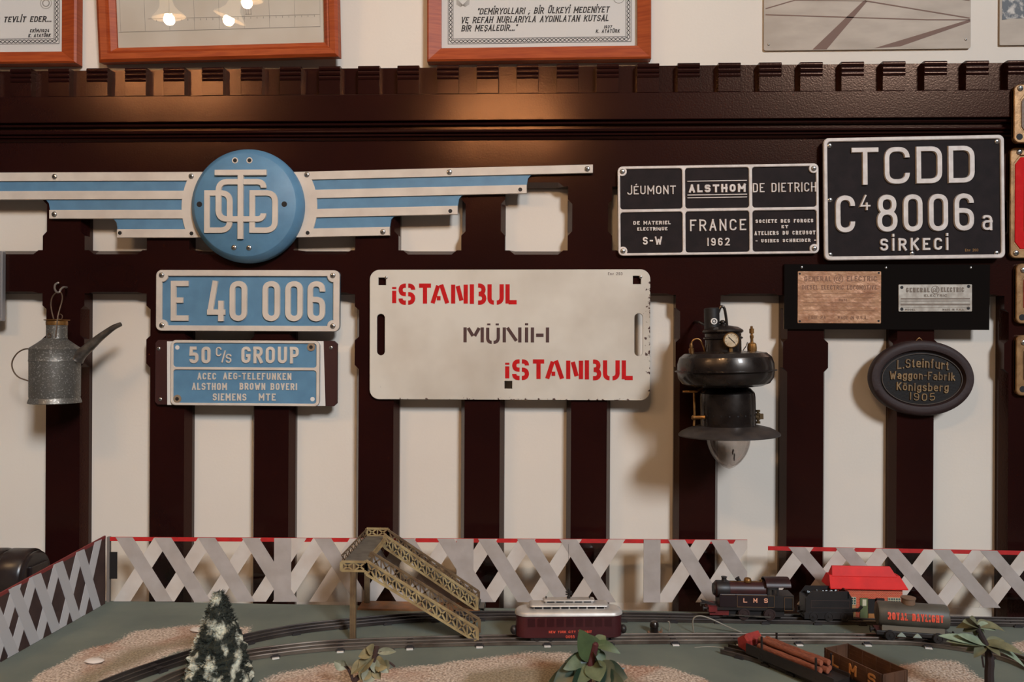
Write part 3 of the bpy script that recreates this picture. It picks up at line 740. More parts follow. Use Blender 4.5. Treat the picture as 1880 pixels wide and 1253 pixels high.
# small isolated rust specks
sp2 = n_.new('ShaderNodeTexNoise'); sp2.inputs['Scale'].default_value = 330; sp2.inputs['Detail'].default_value = 2; L_.new(tc.outputs['Object'], sp2.inputs['Vector'])
rp2 = n_.new('ShaderNodeValToRGB'); rp2.color_ramp.elements[0].position = .85; rp2.color_ramp.elements[1].position = .88; L_.new(sp2.outputs['Fac'], rp2.inputs[0])
mxx = n_.new('ShaderNodeMath'); mxx.operation = 'MAXIMUM'; L_.new(rp.outputs[0], mxx.inputs[0]); L_.new(rp2.outputs[0], mxx.inputs[1])
mc = n_.new('ShaderNodeMix'); mc.data_type = 'RGBA'; L_.new(mxx.outputs[0], mc.inputs[0])
b_ = n_['Principled BSDF']; src = b_.inputs['Base Color'].links[0].from_socket; L_.new(src, mc.inputs[6]); mc.inputs[7].default_value = rgb(74, 44, 34); L_.new(mc.outputs[2], b_.inputs['Base Color'])
m = MB()
m.prism([fr.L(rrect(677.5, 1191.5, 495.5, 734.5, 18, 8)), fr.L(rrect(691, 705.5, 577, 653.5, 7.2)), fr.L(rrect(1163, 1178, 576, 653.5, 7.4)),
         fr.L([(693.5, 510), (707.5, 510), (707.5, 524), (693.5, 524)]), fr.L([(1160, 507.5), (1174.5, 507.5), (1174.5, 522.5), (1160, 522.5)]), fr.L([(926.5, 700), (940.5, 700), (940.5, 714), (926.5, 714)])], 0, -.004, .0008)
pl = part('board', m, EN, t, smooth=0)
ST = {
 'I': (0, [[(.5, -.03), (.5, .70)], [(.5, .80), (.5, .92)]]),
 'S': (1, [[(.42, 1), (0, 1, 1), (0, .5, 1), (.42, .5)], [(.6, 1), (1, 1, 1), (1, .76)], [(.6, .5), (1, .5, 1), (1, 0, 1), (.6, 0)], [(.42, 0), (0, 0, 1), (0, .24)]]),
 'T': (1, [[(0, 1), (1, 1)], [(.5, .9), (.5, -.06)]]),
 'A': (1, [[(.04, -.04), (.40, 1)], [(.60, 1.06), (1, -.04)], [(.32, .26), (.56, .26)]]),
 'N': (1, [[(0, -.06), (0, 1.06)], [(.36, .98), (.66, .12)], [(1, -.06), (1, 1.06)]]),
 'B': (1, [[(0, -.08), (0, 1.08)], [(.5, 1), (.94, 1, 1), (.94, .52, 1), (.55, .52)], [(.55, .5), (1, .5, 1), (1, 0, 1), (.5, 0)]]),
 'U': (1, [[(0, 1.08), (0, 0, 1), (.36, 0)], [(.6, 0), (1, 0, 1), (1, 1.08)]]),
 'L': (1, [[(0, 1.08), (0, -.06)], [(.1, .02), (1, .02)]]),
 'M': (1, [[(0, 0), (0, 1)], [(1, 0), (1, 1)], [(.18, .96), (.46, .42)], [(.56, .42), (.82, .96)]]),
 'Ü': (1, [[(0, .98), (0, 0, 1), (.38, 0)], [(.56, 0), (1, 0, 1), (1, .98)], [(.1, 1.14), (.1, 1.26)], [(.9, 1.14), (.9, 1.26)]]),
 'n': (1, [[(0, 0), (0, 1)], [(.2, .98), (.78, .1)], [(1, 0), (1, 1)]]),
 'i': (0, [[(.5, 0), (.5, 1)], [(.5, 1.14), (.5, 1.28)]]),
 'H': (1, [[(0, 0), (0, 1)], [(1, 0), (1, 1)], [(.24, .48), (.74, .48)]]),
}
def sten(mb, items, yt, yb, t): 
    for c, a, b in items: letter(mb, fr, c, a, b, yt, yb, t, .0039, .0043, rad=.32, table=ST)
m = MB()
sten(m, (('I', 719, 727), ('S', 731, 762), ('T', 765, 795), ('A', 789, 825), ('N', 828, 859), ('B', 862.5, 893), ('U', 895, 925), ('L', 928, 952.5)), 521, 560, 7.8)
sten(m, (('I', 927.5, 935.6), ('S', 940.5, 971.5), ('T', 974.5, 1003), ('A', 999.6, 1035.7), ('N', 1039, 1070), ('B', 1073, 1103), ('U', 1106, 1136.5), ('L', 1140, 1164)), 660, 698, 7.8)
part('lettering', m, RED, pl, smooth=0)
m = MB(); sten(m, (('M', 851, 888.6), ('Ü', 892.6, 918), ('n', 923, 957.5), ('i', 964, 969.5), ('H', 974.5, 1008)), 598.5, 632, 6)
part('lettering', m, BROWNL, pl, smooth=0)
m = MB(); text(m, fr, 'Env 293', 1115, 1141, 501, 506, .7, .0039, .0042); part('inventory_mark', m, BROWNL, pl, smooth=0)
for x, y in ((708, 510), (1174, 509.5)): screw(t, fr, x, y, .004, 3)

# ------------------------------------------------------------------ black six-cell maker plate
fr, t = sign('maker_plate', 'black six-cell maker plate with white rims reading FRANCE 1962', 'sign', 1316.5, 386.5, YS, R(.75))
W0, W1, H0, H1 = 1133, 1500, 304.5, 468.5
m = MB(); m.prism([fr.L(rrect(W0, W1, H0, H1, 9))], 0, -.006); pl = part('plate', m, BLACK, t, smooth=0)
cells = []
for a, b in ((1137.5, 1251.5), (1257, 1373.5), (1379.5, 1495.5)):
    for c, d in ((309.5, 383.5), (389, 464)): cells.append(fr.L(rrect(a, b, c, d, 5)))
m = MB(); m.prism([fr.L(rrect(W0, W1, H0, H1, 9))] + cells, -.001, -.0095, .0012)
for x, y in ((1141.5, 314), (1491, 314), (1141.5, 460), (1491, 459.5)): m.lathe([(8.4 * fr.sx, .003), (8.4 * fr.sx, .0085), (7.6 * fr.sx, .0096)], c=(fr.p(x, y)[0], 0, fr.p(x, y)[1]), n=24, M=Mx)
part('rim', m, WHITEL, t, smooth=0)
m = MB(); e = (.0055, .0088, .0007); e2 = (.0055, .0080, .0004)
text(m, fr, 'J', 1150, 1160, 339, 357, 2.9, *e); text(m, fr, 'ÉUMONT', 1162, 1240, 340.5, 356.5, 2.9, *e, gap=.24)
text(m, fr, 'ALSTHOM', 1263.5, 1368, 339.5, 354.5, 4.6, *e, gap=.28)
for y, tt in ((333.5, 2.2), (358.7, 2.4), (363.8, 2.2)): m.stroke(fr.L([(1261, y), (1370, y)]), tt * fr.sx, -e[0], -e[1], .0005)
text(m, fr, 'DE DIETRICH', 1380.5, 1496, 338.5, 356, 2.9, *e, gap=.26)
text(m, fr, 'DE MATERIEL', 1161, 1230, 405, 412, 2.1, *e2, gap=.22); text(m, fr, 'ELECTRIQUE', 1168, 1224, 416.5, 423, 2.1, *e2, gap=.22)
text(m, fr, 'S-W', 1178, 1213, 434, 449, 3.6, *e)
text(m, fr, 'FRANCE', 1265, 1368, 403.5, 425, 3.6, *e, gap=.38); text(m, fr, '1962', 1296.5, 1338, 437.5, 452.5, 3.2, *e, gap=.4)
text(m, fr, 'SOCIETE DES FORGES', 1385, 1490, 405, 412, 2.2, *e2, gap=.3); text(m, fr, 'ET', 1432, 1444.5, 416, 422, 2.1, *e2)
text(m, fr, 'ATELIERS DU CREUSOT', 1383, 1493.5, 426.5, 434, 2.2, *e2, gap=.3); text(m, fr, '- USINES SCHNEIDER -', 1385, 1492.5, 441, 447.5, 2.1, *e2, gap=.3)
part('lettering', m, WHITEL, pl, smooth=30)
for x, y in ((1141.5, 314), (1491, 314), (1141.5, 460), (1491, 459.5)): screw(t, fr, x, y, .0095, 5)

# ------------------------------------------------------------------ TCDD plate
fr, t = sign('number_plate', 'large black locomotive number plate with white border and the number 8006', 'sign', 1674.5, 364, YS - .010, R(.85))
m = MB(); m.prism([fr.L(rrect(1509.5, 1839.5, 252.5, 477, 10))], 0, -.006); pl = part('plate', m, BLACK, t, smooth=0)
m = MB(); m.prism([fr.L(rrect(1509.5, 1839.5, 252.5, 477, 10)), fr.L(rrect(1516.5, 1832.5, 259.5, 470, 6))], -.001, -.010, .0016); part('rim', m, WHITEL, t, smooth=0)
m = MB(); e = (.0055, .0105, .0012)
for c, a, b in (('T', 1561, 1610), ('C', 1620.5, 1668), ('D', 1678.5, 1727), ('D', 1737, 1786)): letter(m, fr, c, a, b, 270.5, 339.5, 10.2, *e, rad=.22)
for c, a, b in (('C', 1530, 1567), ('8', 1606, 1644.5), ('0', 1654, 1690.5), ('0', 1700.5, 1737), ('6', 1747, 1784)): letter(m, fr, c, a, b, 357.5, 427, 10.2, *e, rad=.26)
letter(m, fr, '4', 1575, 1594.5, 358, 386, 4.6, *e); letter(m, fr, 'a', 1798, 1817, 387, 426, 5.4, .0055, .0098, .0008)
text(m, fr, 'SİRKECİ', 1611.5, 1737, 438, 461, 4.9, .0055, .0098, .0008, gap=.42)
part('lettering', m, WHITEL, pl, smooth=30)
m = MB(); text(m, fr, 'Env 260', 1768, 1792, 459, 464, .8, .0058, .0062); part('inventory_mark', m, BRASS, pl, smooth=0)
for x, y in ((1521.5, 266), (1827.5, 264.5), (1521.5, 366), (1520.5, 466.5), (1671, 466.5), (1825, 467.5)): screw(t, fr, x, y, .006, 4.8)

# ------------------------------------------------------------------ black panel with two small plates
fr, t = sign('display_panel', 'polished black panel under the large black number plate, holding two small metal plates', 'panel', 1625.5, 546, YS)
m = MB(); m.prism([fr.L([(1437.5, 486), (1814, 486), (1813, 605.5), (1437.5, 605.5)])], 0, -.006, .0005); part('panel', m, PANELB, t, smooth=0)
for x, y in ((1469.5, 492), (1624.5, 492.5), (1779, 492)): screw(t, fr, x, y, .006, 2.4)
def roundel(m, fr, x, y, r, d0, d1):
    m.stroke(fr.L(ell(x, y, r, r, 24)), 1.2 * fr.sx, -d0, -d1, closed=True)
    m.stroke(fr.L([(x - r * .1, y - r * .5), (x - r * .55, y - r * .2), (x - r * .5, y + r * .45), (x, y + r * .3), (x - r * .1, y)]), 1.3 * fr.sx, -d0, -d1)
    m.stroke(fr.L([(x + r * .6, y - r * .3), (x + r * .3, y - r * .6), (x + r * .1, y - r * .1), (x + r * .5, y), (x + r * .1, y + r * .5), (x + r * .6, y + r * .5)]), 1.3 * fr.sx, -d0, -d1)
fr, t = sign('small_plate', 'dented copper maker plate on the left of the black panel', 'sign', 1540.5, 546, YS - .0062)
m = MB(); m.prism([fr.L(rrect(1464, 1617, 498.5, 594, 1.5, 2))], 0, -.0015, .0004); pl = part('plate', m, COPPER, t, smooth=0)
m = MB(); e = (.0014, .0019)
text(m, fr, 'GENERAL', 1476, 1526, 507.5, 517, 1.8, *e); roundel(m, fr, 1539, 512.5, 8, *e); text(m, fr, 'ELECTRIC', 1554, 1609, 507, 516.5, 1.8, *e)
text(m, fr, 'DIESEL ELECTRIC LOCOMOTIVE', 1472, 1609, 524, 532, 1.4, *e); text(m, fr, 'DATE', 1540, 1555, 549, 553.5, .9, *e)
text(m, fr, 'ERIE PA', 1484, 1516, 580, 586.5, 1.0, *e); text(m, fr, 'MADE IN U.S.A.', 1538, 1592, 580, 586.5, 1.0, *e)
for y in (539, 546, 556, 562, 570): m.stroke(fr.L([(1474, y), (1606, y)]), .6 * fr.sx, -e[0], -e[1])
part('lettering', m, ENGR, pl, smooth=0)
for x, y in ((1467.5, 503), (1612.5, 501.5), (1468, 590.5), (1612.5, 589.5)): screw(t, fr, x, y, .0015, 2, me=HB_ME, name='bolt_hole')
fr, t = sign('small_plate', 'narrow silver maker plate on the right of the black panel', 'sign', 1716.5, 547.5, YS - .0062, R(.3))
m = MB(); m.prism([fr.L(rrect(1649, 1784, 522.5, 572.5, 1.5, 2))], 0, -.0015, .0004); pl = part('plate', m, SILVER, t, smooth=0)
m = MB()
text(m, fr, 'GENERAL', 1662.5, 1706, 528.5, 537, 2.2, *e); roundel(m, fr, 1716.5, 532.5, 7, *e); text(m, fr, 'ELECTRIC', 1727, 1769, 528, 536.5, 2.2, *e)
text(m, fr, 'ELECTRIC', 1696, 1738, 541, 545, 1.0, *e)
for y, tt in ((549, 2.2), (553, 1.2), (559.5, 3), (564.5, .7)): m.stroke(fr.L([(1653, y), (1780, y)]), tt * fr.sx, -e[0], -e[1])
text(m, fr, 'MODEL', 1661, 1680, 567, 570.5, .9, *e); text(m, fr, 'MADE IN U.S.A.', 1730, 1770, 567, 570.5, .9, *e)
part('lettering', m, mat('engraved_grey', rgb(124, 108, 94), .6), pl, smooth=0)
for x, y in ((1655, 528), (1777.5, 526.5), (1655, 568), (1777, 566.5)): screw(t, fr, x, y, .0015, 3, me=HB_ME, name='bolt_hole')

# ------------------------------------------------------------------ oval works plate
fr, t = sign('oval_works_plate', 'oval dark brown cast works plate dated 1905, hung on a slat below the black panel', 'sign', 1687.5, 694.5, YS, R(-1.0))
m = MB(); NS = 72
rings = [(95.5, 69, 0), (95.5, 69, .012), (93, 66.5, .018), (86, 60, .020), (79, 52, .018), (76, 49.5, .010), (74.5, 48, .0095)]
vs = []
for a, b, d in rings: vs += [(x, -d, z) for x, z in fr.L(ell(1687.5, 694.5, a, b, NS))]
fs = [(i * NS + k, i * NS + (k + 1) % NS, (i + 1) * NS + (k + 1) % NS, (i + 1) * NS + k) for i in range(len(rings) - 1) for k in range(NS)] + [tuple(range(NS))[::-1]]
m.add(vs, fs); part('oval_rim', m, IRON, t, smooth=50)
m = MB(); m.prism([fr.L(ell(1688.5, 696, 75.5, 49, NS))], -.006, -.010); pl = part('field', m, mat('black_field', rgb(25, 19, 16), .5, bump=.15, bscale=200, spec=.3), t, smooth=0)
m = MB(); m.stroke(fr.L(ell(1688.5, 696, 73, 46.5, NS)), 2.0 * fr.sx, -.0095, -.0125, .0004, closed=True); part('inner_ring', m, mat('worn_edge', rgb(74, 62, 54), .4), pl, smooth=0)
m = MB(); e = (.0098, .0125, .0004)
text(m, fr, 'L.Steinfurt', 1642, 1737, 658, 675, 2.7, *e, arc=4.5, gap=.24, serif=0); text(m, fr, 'Waggon-Fabrik', 1629, 1748, 682, 697, 2.8, *e, arc=0.8, gap=.24)
text(m, fr, 'Königsberg', 1642, 1737, 703, 718, 2.7, *e, arc=-.8, gap=.26); text(m, fr, '1905', 1667, 1713, 722, 736, 2.2, *e, gap=.45, arc=-2)
part('lettering', m, mat('dull_gold', rgb(146, 116, 78), .5, metal=.2, col2=rgb(106, 82, 56), scale=30), pl, smooth=0)
m = MB(); m.tube([(fr.p(1677 + k * 2, 0)[0], -.008, fr.p(0, 627 - 6 * math.sin(math.pi * k / 6))[1]) for k in range(7)], .0011, 6); part('hanging_loop', m, BRASS, t)

# ------------------------------------------------------------------ plates cut by the edges of the photo
BRZ = mat('dull_bronze', rgb(170, 128, 84), .42, metal=.45, col2=rgb(132, 94, 58), scale=40, bump=.3, bscale=160, bdist=.001)
REDF = mat('red_enamel_field', rgb(204, 14, 14), .7, col2=rgb(214, 40, 30), scale=60, lo=.5, hi=.8, spec=.2, bump=.4, bscale=90, bdist=.001)
DBR = mat('bronze_field', rgb(110, 80, 56), .5, bump=.3, bscale=150)
def edge_plate(label, x0, y0, y1, field, w_=150, r=10, rim_=9, Y=None):
    x1 = x0 + w_
    fr, t = sign('cast_plate', label, 'sign', (x0 + x1) / 2, (y0 + y1) / 2, Y or YS)
    m = MB(); m.prism([fr.L(rrect(x0, x1, y0, y1, r))], 0, -.006); part('plate', m, BRZ, t, smooth=0)
    m = MB(); m.prism([fr.L(rrect(x0, x1, y0, y1, r)), fr.L([(x0 + rim_, y0 + 28), (x0 + rim_ + 11, y0 + 14), (x1 - rim_ - 11, y0 + 14), (x1 - rim_, y0 + 28), (x1 - rim_, y1 - 28), (x1 - rim_ - 11, y1 - 14), (x0 + rim_ + 11, y1 - 14), (x0 + rim_, y1 - 28)])], -.001, -.010, .0015)
    part('rim', m, BRZ, t, smooth=0)
    m = MB(); m.prism([fr.L([(x0 + rim_ + 3, y0 + 30), (x0 + rim_ + 13, y0 + 17), (x1 - rim_ - 13, y0 + 17), (x1 - rim_ - 3, y0 + 30), (x1 - rim_ - 3, y1 - 30), (x1 - rim_ - 13, y1 - 17), (x0 + rim_ + 13, y1 - 17), (x0 + rim_ + 3, y1 - 30)])], -.005, -.0075, .0006)
    part('field', m, field, t, smooth=0)
    return fr, t, x1
fr, t, x1 = edge_plate('bronze plate high at the right edge, topmost of the four plates there', 1857, 157, 264, DBR, rim_=12, Y=-.0595)
screw(t, fr, 1868, 164.5, .010, 5.5); screw(t, fr, 1867, 253, .010, 6, me=HB_ME, name='bolt_hole'); screw(t, fr, x1 - 10, 165, .010, 5.5); screw(t, fr, x1 - 10, 253, .010, 5.5)
fr, t, x1 = edge_plate('tall red plate with bronze rim at the right edge beside the large number plate', 1850, 273, 475, REDF, rim_=7)
screw(t, fr, 1866, 281, .010, 5.5); screw(t, fr, 1861, 465.5, .010, 5.5); screw(t, fr, x1 - 10, 281, .010, 5.5); screw(t, fr, x1 - 10, 465, .010, 5.5)
m = MB(); letter(m, fr, 'C', 1876, 1912, 310, 440, 14, .0072, .010, .001); part('lettering', m, BRZ, t)
fr, t, x1 = edge_plate('bronze rimmed plate with a red field at the right edge, third of four there', 1861, 485, 595, mat('dark_red_field', rgb(168, 34, 34), .5), rim_=12)
screw(t, fr, 1873.5, 497, .010, 5.5); screw(t, fr, 1872, 583.5, .010, 6, me=HB_ME, name='bolt_hole'); screw(t, fr, x1 - 12, 497, .010, 5.5)
fr, t, x1 = edge_plate('bronze plate at the right edge, lowest of the four plates there', 1861, 616, 727, mat('brown_bronze_field', rgb(96, 66, 48), .5), rim_=12)
screw(t, fr, 1874, 629.5, .010, 5.5); screw(t, fr, 1873, 715, .010, 6, me=HB_ME, name='bolt_hole'); screw(t, fr, x1 - 12, 629, .010, 5.5)
fr, t = sign('grey_plate', 'plain grey metal plate cut by the left edge of the photo', 'sign', -70, 526, YS)
m = MB(); m.prism([fr.L(rrect(-150, 10, 462, 590, 2, 2))], 0, -.012, .001); part('plate', m, mat('grey_metal', rgb(150, 146, 146), .45, metal=.4), t, smooth=0)
screw(t, fr, -140, 472, .012, 5)

# ------------------------------------------------------------------ oil can and its hook
YC = -.105
frc = Frame2(101, 690, YC); k = frc.sx
BWIRE = mat('brown_wire', rgb(104, 84, 68), .5, metal=.4)
can = thing('oil_can', 'grey galvanised oil can with long spout hanging from the rail at the left', 'oil can', frc.O)
def cz(py): return (690 - py) * frc.sz
def cx(px): return (px - 101) * frc.sx
m = MB()
m.lathe([(43 * k, cz(740)), (43.5 * k, cz(739)), (40.5 * k, cz(730)), (41.2 * k, cz(728)), (41.5 * k, cz(664)), (42.3 * k, cz(663)), (41.8 * k, cz(661)), (41.5 * k, cz(643)), (42.3 * k, cz(641)), (41 * k, cz(639)), (30 * k, cz(631)), (17.5 * k, cz(621))], n=48)
part('body', m, TIN, can, smooth=30)
m = MB(); m.lathe([(17.5 * k, cz(622)), (17 * k, cz(619)), (17 * k, cz(597))], n=36, c=(cx(104) - 0, 0, 0)); part('neck', m, TIN, can, smooth=30)
m = MB(); m.lathe([(17.6 * k, cz(597.5)), (17.8 * k, cz(592)), (17.4 * k, cz(589.5)), (21 * k, cz(588.5)), (21 * k, cz(587.3)), (.001, cz(586.5))], n=36, c=(cx(104), 0, 0)); part('brass_collar', m, BRASS, can, smooth=30)
def path(pts, n=6):                          # smooth (x, y, z) path through points
    P = [Vector(p) for p in pts]; P = [P[0]] + P + [P[-1]]; out = []
    for i in range(1, len(P) - 2):
        for j in range(n):
            t_ = j / n; a, b, c, d = P[i - 1:i + 3]
            out.append(0.5 * ((2 * b) + (c - a) * t_ + (2 * a - 5 * b + 4 * c - d) * t_ ** 2 + (3 * b - a - 3 * c + d) * t_ ** 3))
    out.append(P[-2]); return out
m = MB(); pts = path([(cx(x), 0, cz(y)) for x, y in ((141, 660), (150, 649), (165, 636), (180, 622), (194, 611), (208, 601), (221, 595))])
m.tube(pts, [(12.5 - 8.7 * (i / (len(pts) - 1)) ** .7) * k for i in range(len(pts))], 14); part('spout', m, TIND, can)
m = MB(); m.tube(path([(cx(x), 0, cz(y)) for x, y in ((60, 641.5), (46, 641.5), (33, 648), (24, 660), (21.5, 672), (26, 685), (35, 694), (47, 698.5), (54, 701), (61, 707))]), 1.3 * k, 8); part('handle', m, BWIRE, can)
m = MB()
bq = lambda px, py, dy: at(px, py, YC + dy) - frc.O
m.tube(path([bq(102.5, 618, -.025), bq(104, 600, -.026), bq(107, 578, -.022), bq(113, 556, -.010), bq(114.5, 545, .002), bq(111, 537, .014), bq(103, 538, .018), bq(96, 546, .020), bq(93.5, 558, .021), bq(95, 572, .021), bq(98.5, 586, .019)]), 1.15 * k, 8)
m.tube([(cx(102.5) + .004 * math.cos(a), -.0245, cz(616) + .005 * math.sin(a)) for a in [i * math.pi / 5 for i in range(10)]], .8 * k, 6, closed=True)
m.tube([(cx(110) + .005 * math.cos(a), 0, cz(582) + .006 * math.sin(a)) for a in [i * math.pi / 5 for i in range(10)]], .8 * k, 6, closed=True)
part('bail', m, BWIRE, can)
hk = thing('wall_hook', 'curled wire hook on the lower rail carrying the oil can', 'hook', at(104, 530, YF))
O_ = hk.location
def hp(px, py, Y): return at(px, py, Y) - O_
m = MB(); m.tube(path([hp(106.5, 519.5, -.055), hp(101.5, 523, -.062), hp(100.5, 530, -.075), hp(104, 536.5, -.088), hp(109, 536.5, -.092), hp(112, 531, -.085), hp(117, 527.5, -.075), hp(122, 528, -.06)]), .0022, 8)
m.tube([hp(106.5, 519.5, -.055), hp(107.5, 521, YF + .004)], .0022, 8); m.tube([hp(122, 528, -.06), hp(121, 529, YF + .004)], .0022, 8)
part('hook_wire', m, mat('pale_wire', rgb(170, 158, 148), .4, metal=.6), hk)

# ------------------------------------------------------------------ pressure lamp
YL = -.155
frl = Frame2(1334, 700, YL); k = frl.sx
lamp = thing('pressure_lamp', 'black enamelled pressure lamp with gauge and pointed glass hung on a slat', 'lamp', frl.O, (0, R(-1.6), 0))
def lx(px): return (px - 1334) * k
def lz(py): return (700 - py) * frl.sz
def L_(prof, c=0, n=56, sy=1.0): return [(r * k, lz(y)) for r, y in prof]
m = MB()
m.lathe(L_([(30, 712), (44, 711), (66, 709), (79, 704), (86, 694), (87.5, 684), (87.5, 682.5), (92, 681.6), (92, 679.8), (87.5, 679), (87.3, 668), (83, 656), (74, 648.5), (58, 646), (34, 645)]), c=(lx(1332), 0, 0), n=72); part('fuel_tank', m, GLOSSB, lamp, smooth=30)
m = MB(); m.lathe(L_([(33, 646), (33, 624), (36, 622), (36, 620), (33, 618), (33, 613), (36, 611), (37.5, 609), (36, 606), (28, 601), (12, 598), (.1, 597.5)]), c=(lx(1329), 0, 0), n=48); part('hood', m, GLOSSB, lamp, smooth=30)
m = MB(); m.lathe(L_([(14, 604), (14, 567), (12.5, 565), (.1, 564.5)]), c=(lx(1309.5), 0, 0), n=28); cy_ = part('cylinder', m, mat('black_sheet', rgb(28, 24, 24), .5), lamp, smooth=30)
m = MB(); m.lathe([(6 * k, 0), (6 * k, .0015)], n=24, M=Mx, c=(lx(1310.5), -14.2 * k, lz(590))); bd = part('round_badge', m, PAPER, cy_)
m = MB(); m.tube([(lx(1310.5) + 3 * k * math.cos(a), -14.2 * k - .0018, lz(590) + 3 * k * math.sin(a)) for a in [i * math.pi / 6 for i in range(12)]], .7 * k, 5, closed=True); part('badge_mark', m, INK, bd)
m = MB(); m.tube(path([(lx(1322), 0, lz(574)), (lx(1325), 0, lz(566)), (lx(1329), 0, lz(562.5)), (lx(1333), 0, lz(567)), (lx(1335.5), 0, lz(582)), (lx(1337), 0, lz(598))]), 2.6 * k, 8)
m.ball((lx(1329), 0, lz(592)), 5.5 * k, sz=.8); m.lathe(L_([(7, 600), (7, 595)]), c=(lx(1330), 0, 0), n=16); part('hanging_bail', m, GLOSSB, lamp)
m = MB(); cg = (lx(1335), -38 * k, lz(625))
m.lathe([(13 * k, -.004), (14 * k, -.002), (14 * k, .004), (12.8 * k, .0055), (11.8 * k, .004)], n=32, M=Mx, c=cg, caps=True); m.tube([(lx(1335), -36 * k, lz(638)), (lx(1335), -36 * k, lz(648))], 3.6 * k, 8); gg = part('pressure_gauge', m, mat('gauge_metal', rgb(170, 132, 86), .35, metal=.7), lamp, smooth=30)
m = MB(); m.lathe([(12 * k, .0042), (12 * k, .0047)], n=28, M=Mx, c=cg); part('gauge_face', m, mat('gauge_paper', rgb(206, 188, 160), .6, col2=rgb(180, 154, 120), scale=60), gg)
m = MB(); a_, b_2 = (lx(1330), cg[1] - .0052, lz(619)), (lx(1341), cg[1] - .0052, lz(630)); m.bar(a_, b_2, .0006, 1.3 * k)
for i in range(9):
    a = R(225 - i * 33.75); m.bar((cg[0] + 9 * k * math.cos(a), cg[1] - .005, cg[2] + 9 * k * math.sin(a)), (cg[0] + 11 * k * math.cos(a), cg[1] - .005, cg[2] + 11 * k * math.sin(a)), .0004, .7 * k)
part('gauge_needle', m, INK, gg)
m = MB(); xv = lx(1382)
m.lathe(L_([(8.5, 647), (9, 640), (8, 633), (6, 631), (3, 630), (2.5, 624), (3.6, 621), (3.6, 618), (2.5, 616.5), (2.2, 614), (4.4, 613.5), (4.4, 605), (2.4, 604.5), (2.4, 600.5), (.1, 600)]), c=(xv, 0, 0), n=12); part('filler_valve', m, BRASS, lamp, smooth=25)
m = MB(); m.tube(path([(lx(1374), 0, lz(630)), (lx(1370), -.004, lz(637)), (lx(1368), 0, lz(641)), (lx(1365), 0, lz(645))]), .9 * k, 6); part('chain', m, TIND, lamp)
m = MB(); m.lathe(L_([(4.6, 649), (4.6, 639), (3, 638), (3.2, 633), (2, 629)]), c=(lx(1270.5), 0, 0), n=12)
m.tube(path([(lx(1270.5), 0, lz(632)), (lx(1273), 0, lz(625)), (lx(1279), 0, lz(621.5)), (lx(1286), 0, lz(623)), (lx(1291), 0, lz(631)), (lx(1296), 0, lz(648))]), 1.5 * k, 8); part('air_pipe', m, BRASS, lamp)
m = MB(); m.lathe(L_([(50, 786), (50, 730), (49, 722), (42, 714), (30, 709), (30, 705)]), c=(lx(1335), 0, 0), n=56); bell = part('burner_housing', m, GLOSSB, lamp, smooth=30)
for i in range(8):
    a = R(-150 + i * 17); m = MB(); m.lathe([(1.6 * k, 0), (1.6 * k, .0008)], n=10, M=Matrix.Rotation(a + R(90), 3, 'Z') @ Mx, c=(lx(1335) + 50 * k * math.cos(a), 50 * k * math.sin(a), lz(761))); part('air_hole', m, DARK, bell)
m = MB(); m.lathe(L_([(50, 781), (58, 782.5), (76, 787), (88, 793), (92, 797), (92, 799), (88, 797.5), (76, 792), (58, 788), (40, 788)]), c=(lx(1336), 0, 0), n=72); part('reflector_brim', m, mat('dusty_black', rgb(44, 38, 36), .5, col2=rgb(60, 52, 48), scale=40), lamp, smooth=40)
m = MB(); pr = []
for i in range(15):
    u = i / 14; y = 796 + 66 * u; r = 40 * (1 - u ** 2.3) ** .72
    pr.append((max(r, .05), y))
m.lathe(L_(pr), c=(lx(1335), 0, 0), n=48, caps=False)
inner = [(max(r - 1.6, .04), y - (2.0 if i > 12 else 0)) for i, (r, y) in enumerate(pr)]
m.lathe(L_(inner), c=(lx(1335), 0, 0), n=48, caps=False); gl_ = part('glass_globe', m, LGLASS, lamp, smooth=60)
m = MB()
for i, (x, y, h) in enumerate(((1336, 828, 3), (1339, 833, 3), (1338.5, 838, 4), (1337, 824, 2))): m.ball((lx(x), -27 * k, lz(y)), .0016, 6, 4, sz=h)
text_fr = None
part('soot_specks', m, mat('soot', rgb(60, 40, 34), .8), gl_)
m = MB(); m.tube([(lx(1272), -.01, lz(720)), (lx(1271.5), -.012, lz(762)), (lx(1270), -.012, lz(780))], 2.0 * k, 8); m.tube([(lx(1252), -.008, lz(717.5)), (lx(1278), -.01, lz(717.5))], 2.4 * k, 8)
m.tube([(lx(1268), -.012, lz(765)), (lx(1290), -.02, lz(764))], 3.6 * k, 8); m.ball((lx(1270.5), -.012, lz(765)), 5 * k); m.tube([(lx(1276), -.01, lz(717.5)), (lx(1300), 0, lz(706))], 2 * k, 8); part('fuel_pipe', m, BRASS, lamp)
m = MB(); m.lathe([(2.5 * k, -9 * k), (2.5 * k, 12 * k)], n=10, c=(lx(1390), 0, lz(766)));
for y in (756, 762, 770, 777): m.lathe([(4.2 * k, -2 * k), (4.2 * k, 2 * k)], n=8, c=(lx(1390), 0, lz(y)))
m.box(lx(1383), lx(1391), -.003, .003, lz(768), lz(763)); m.box(lx(1392), lx(1399), -.005, .003, lz(771), lz(761)); part('burner_valve', m, mat('dark_brass', rgb(96, 76, 50), .45, metal=.6), lamp)
m = MB(); m.tube([(lx(1316), .02, lz(604)), (lx(1300), .07, lz(590)), (lx(1297), -YL + YF - .005, lz(588))], 3 * k, 8); part('wall_bracket', m, GLOSSB, lamp)

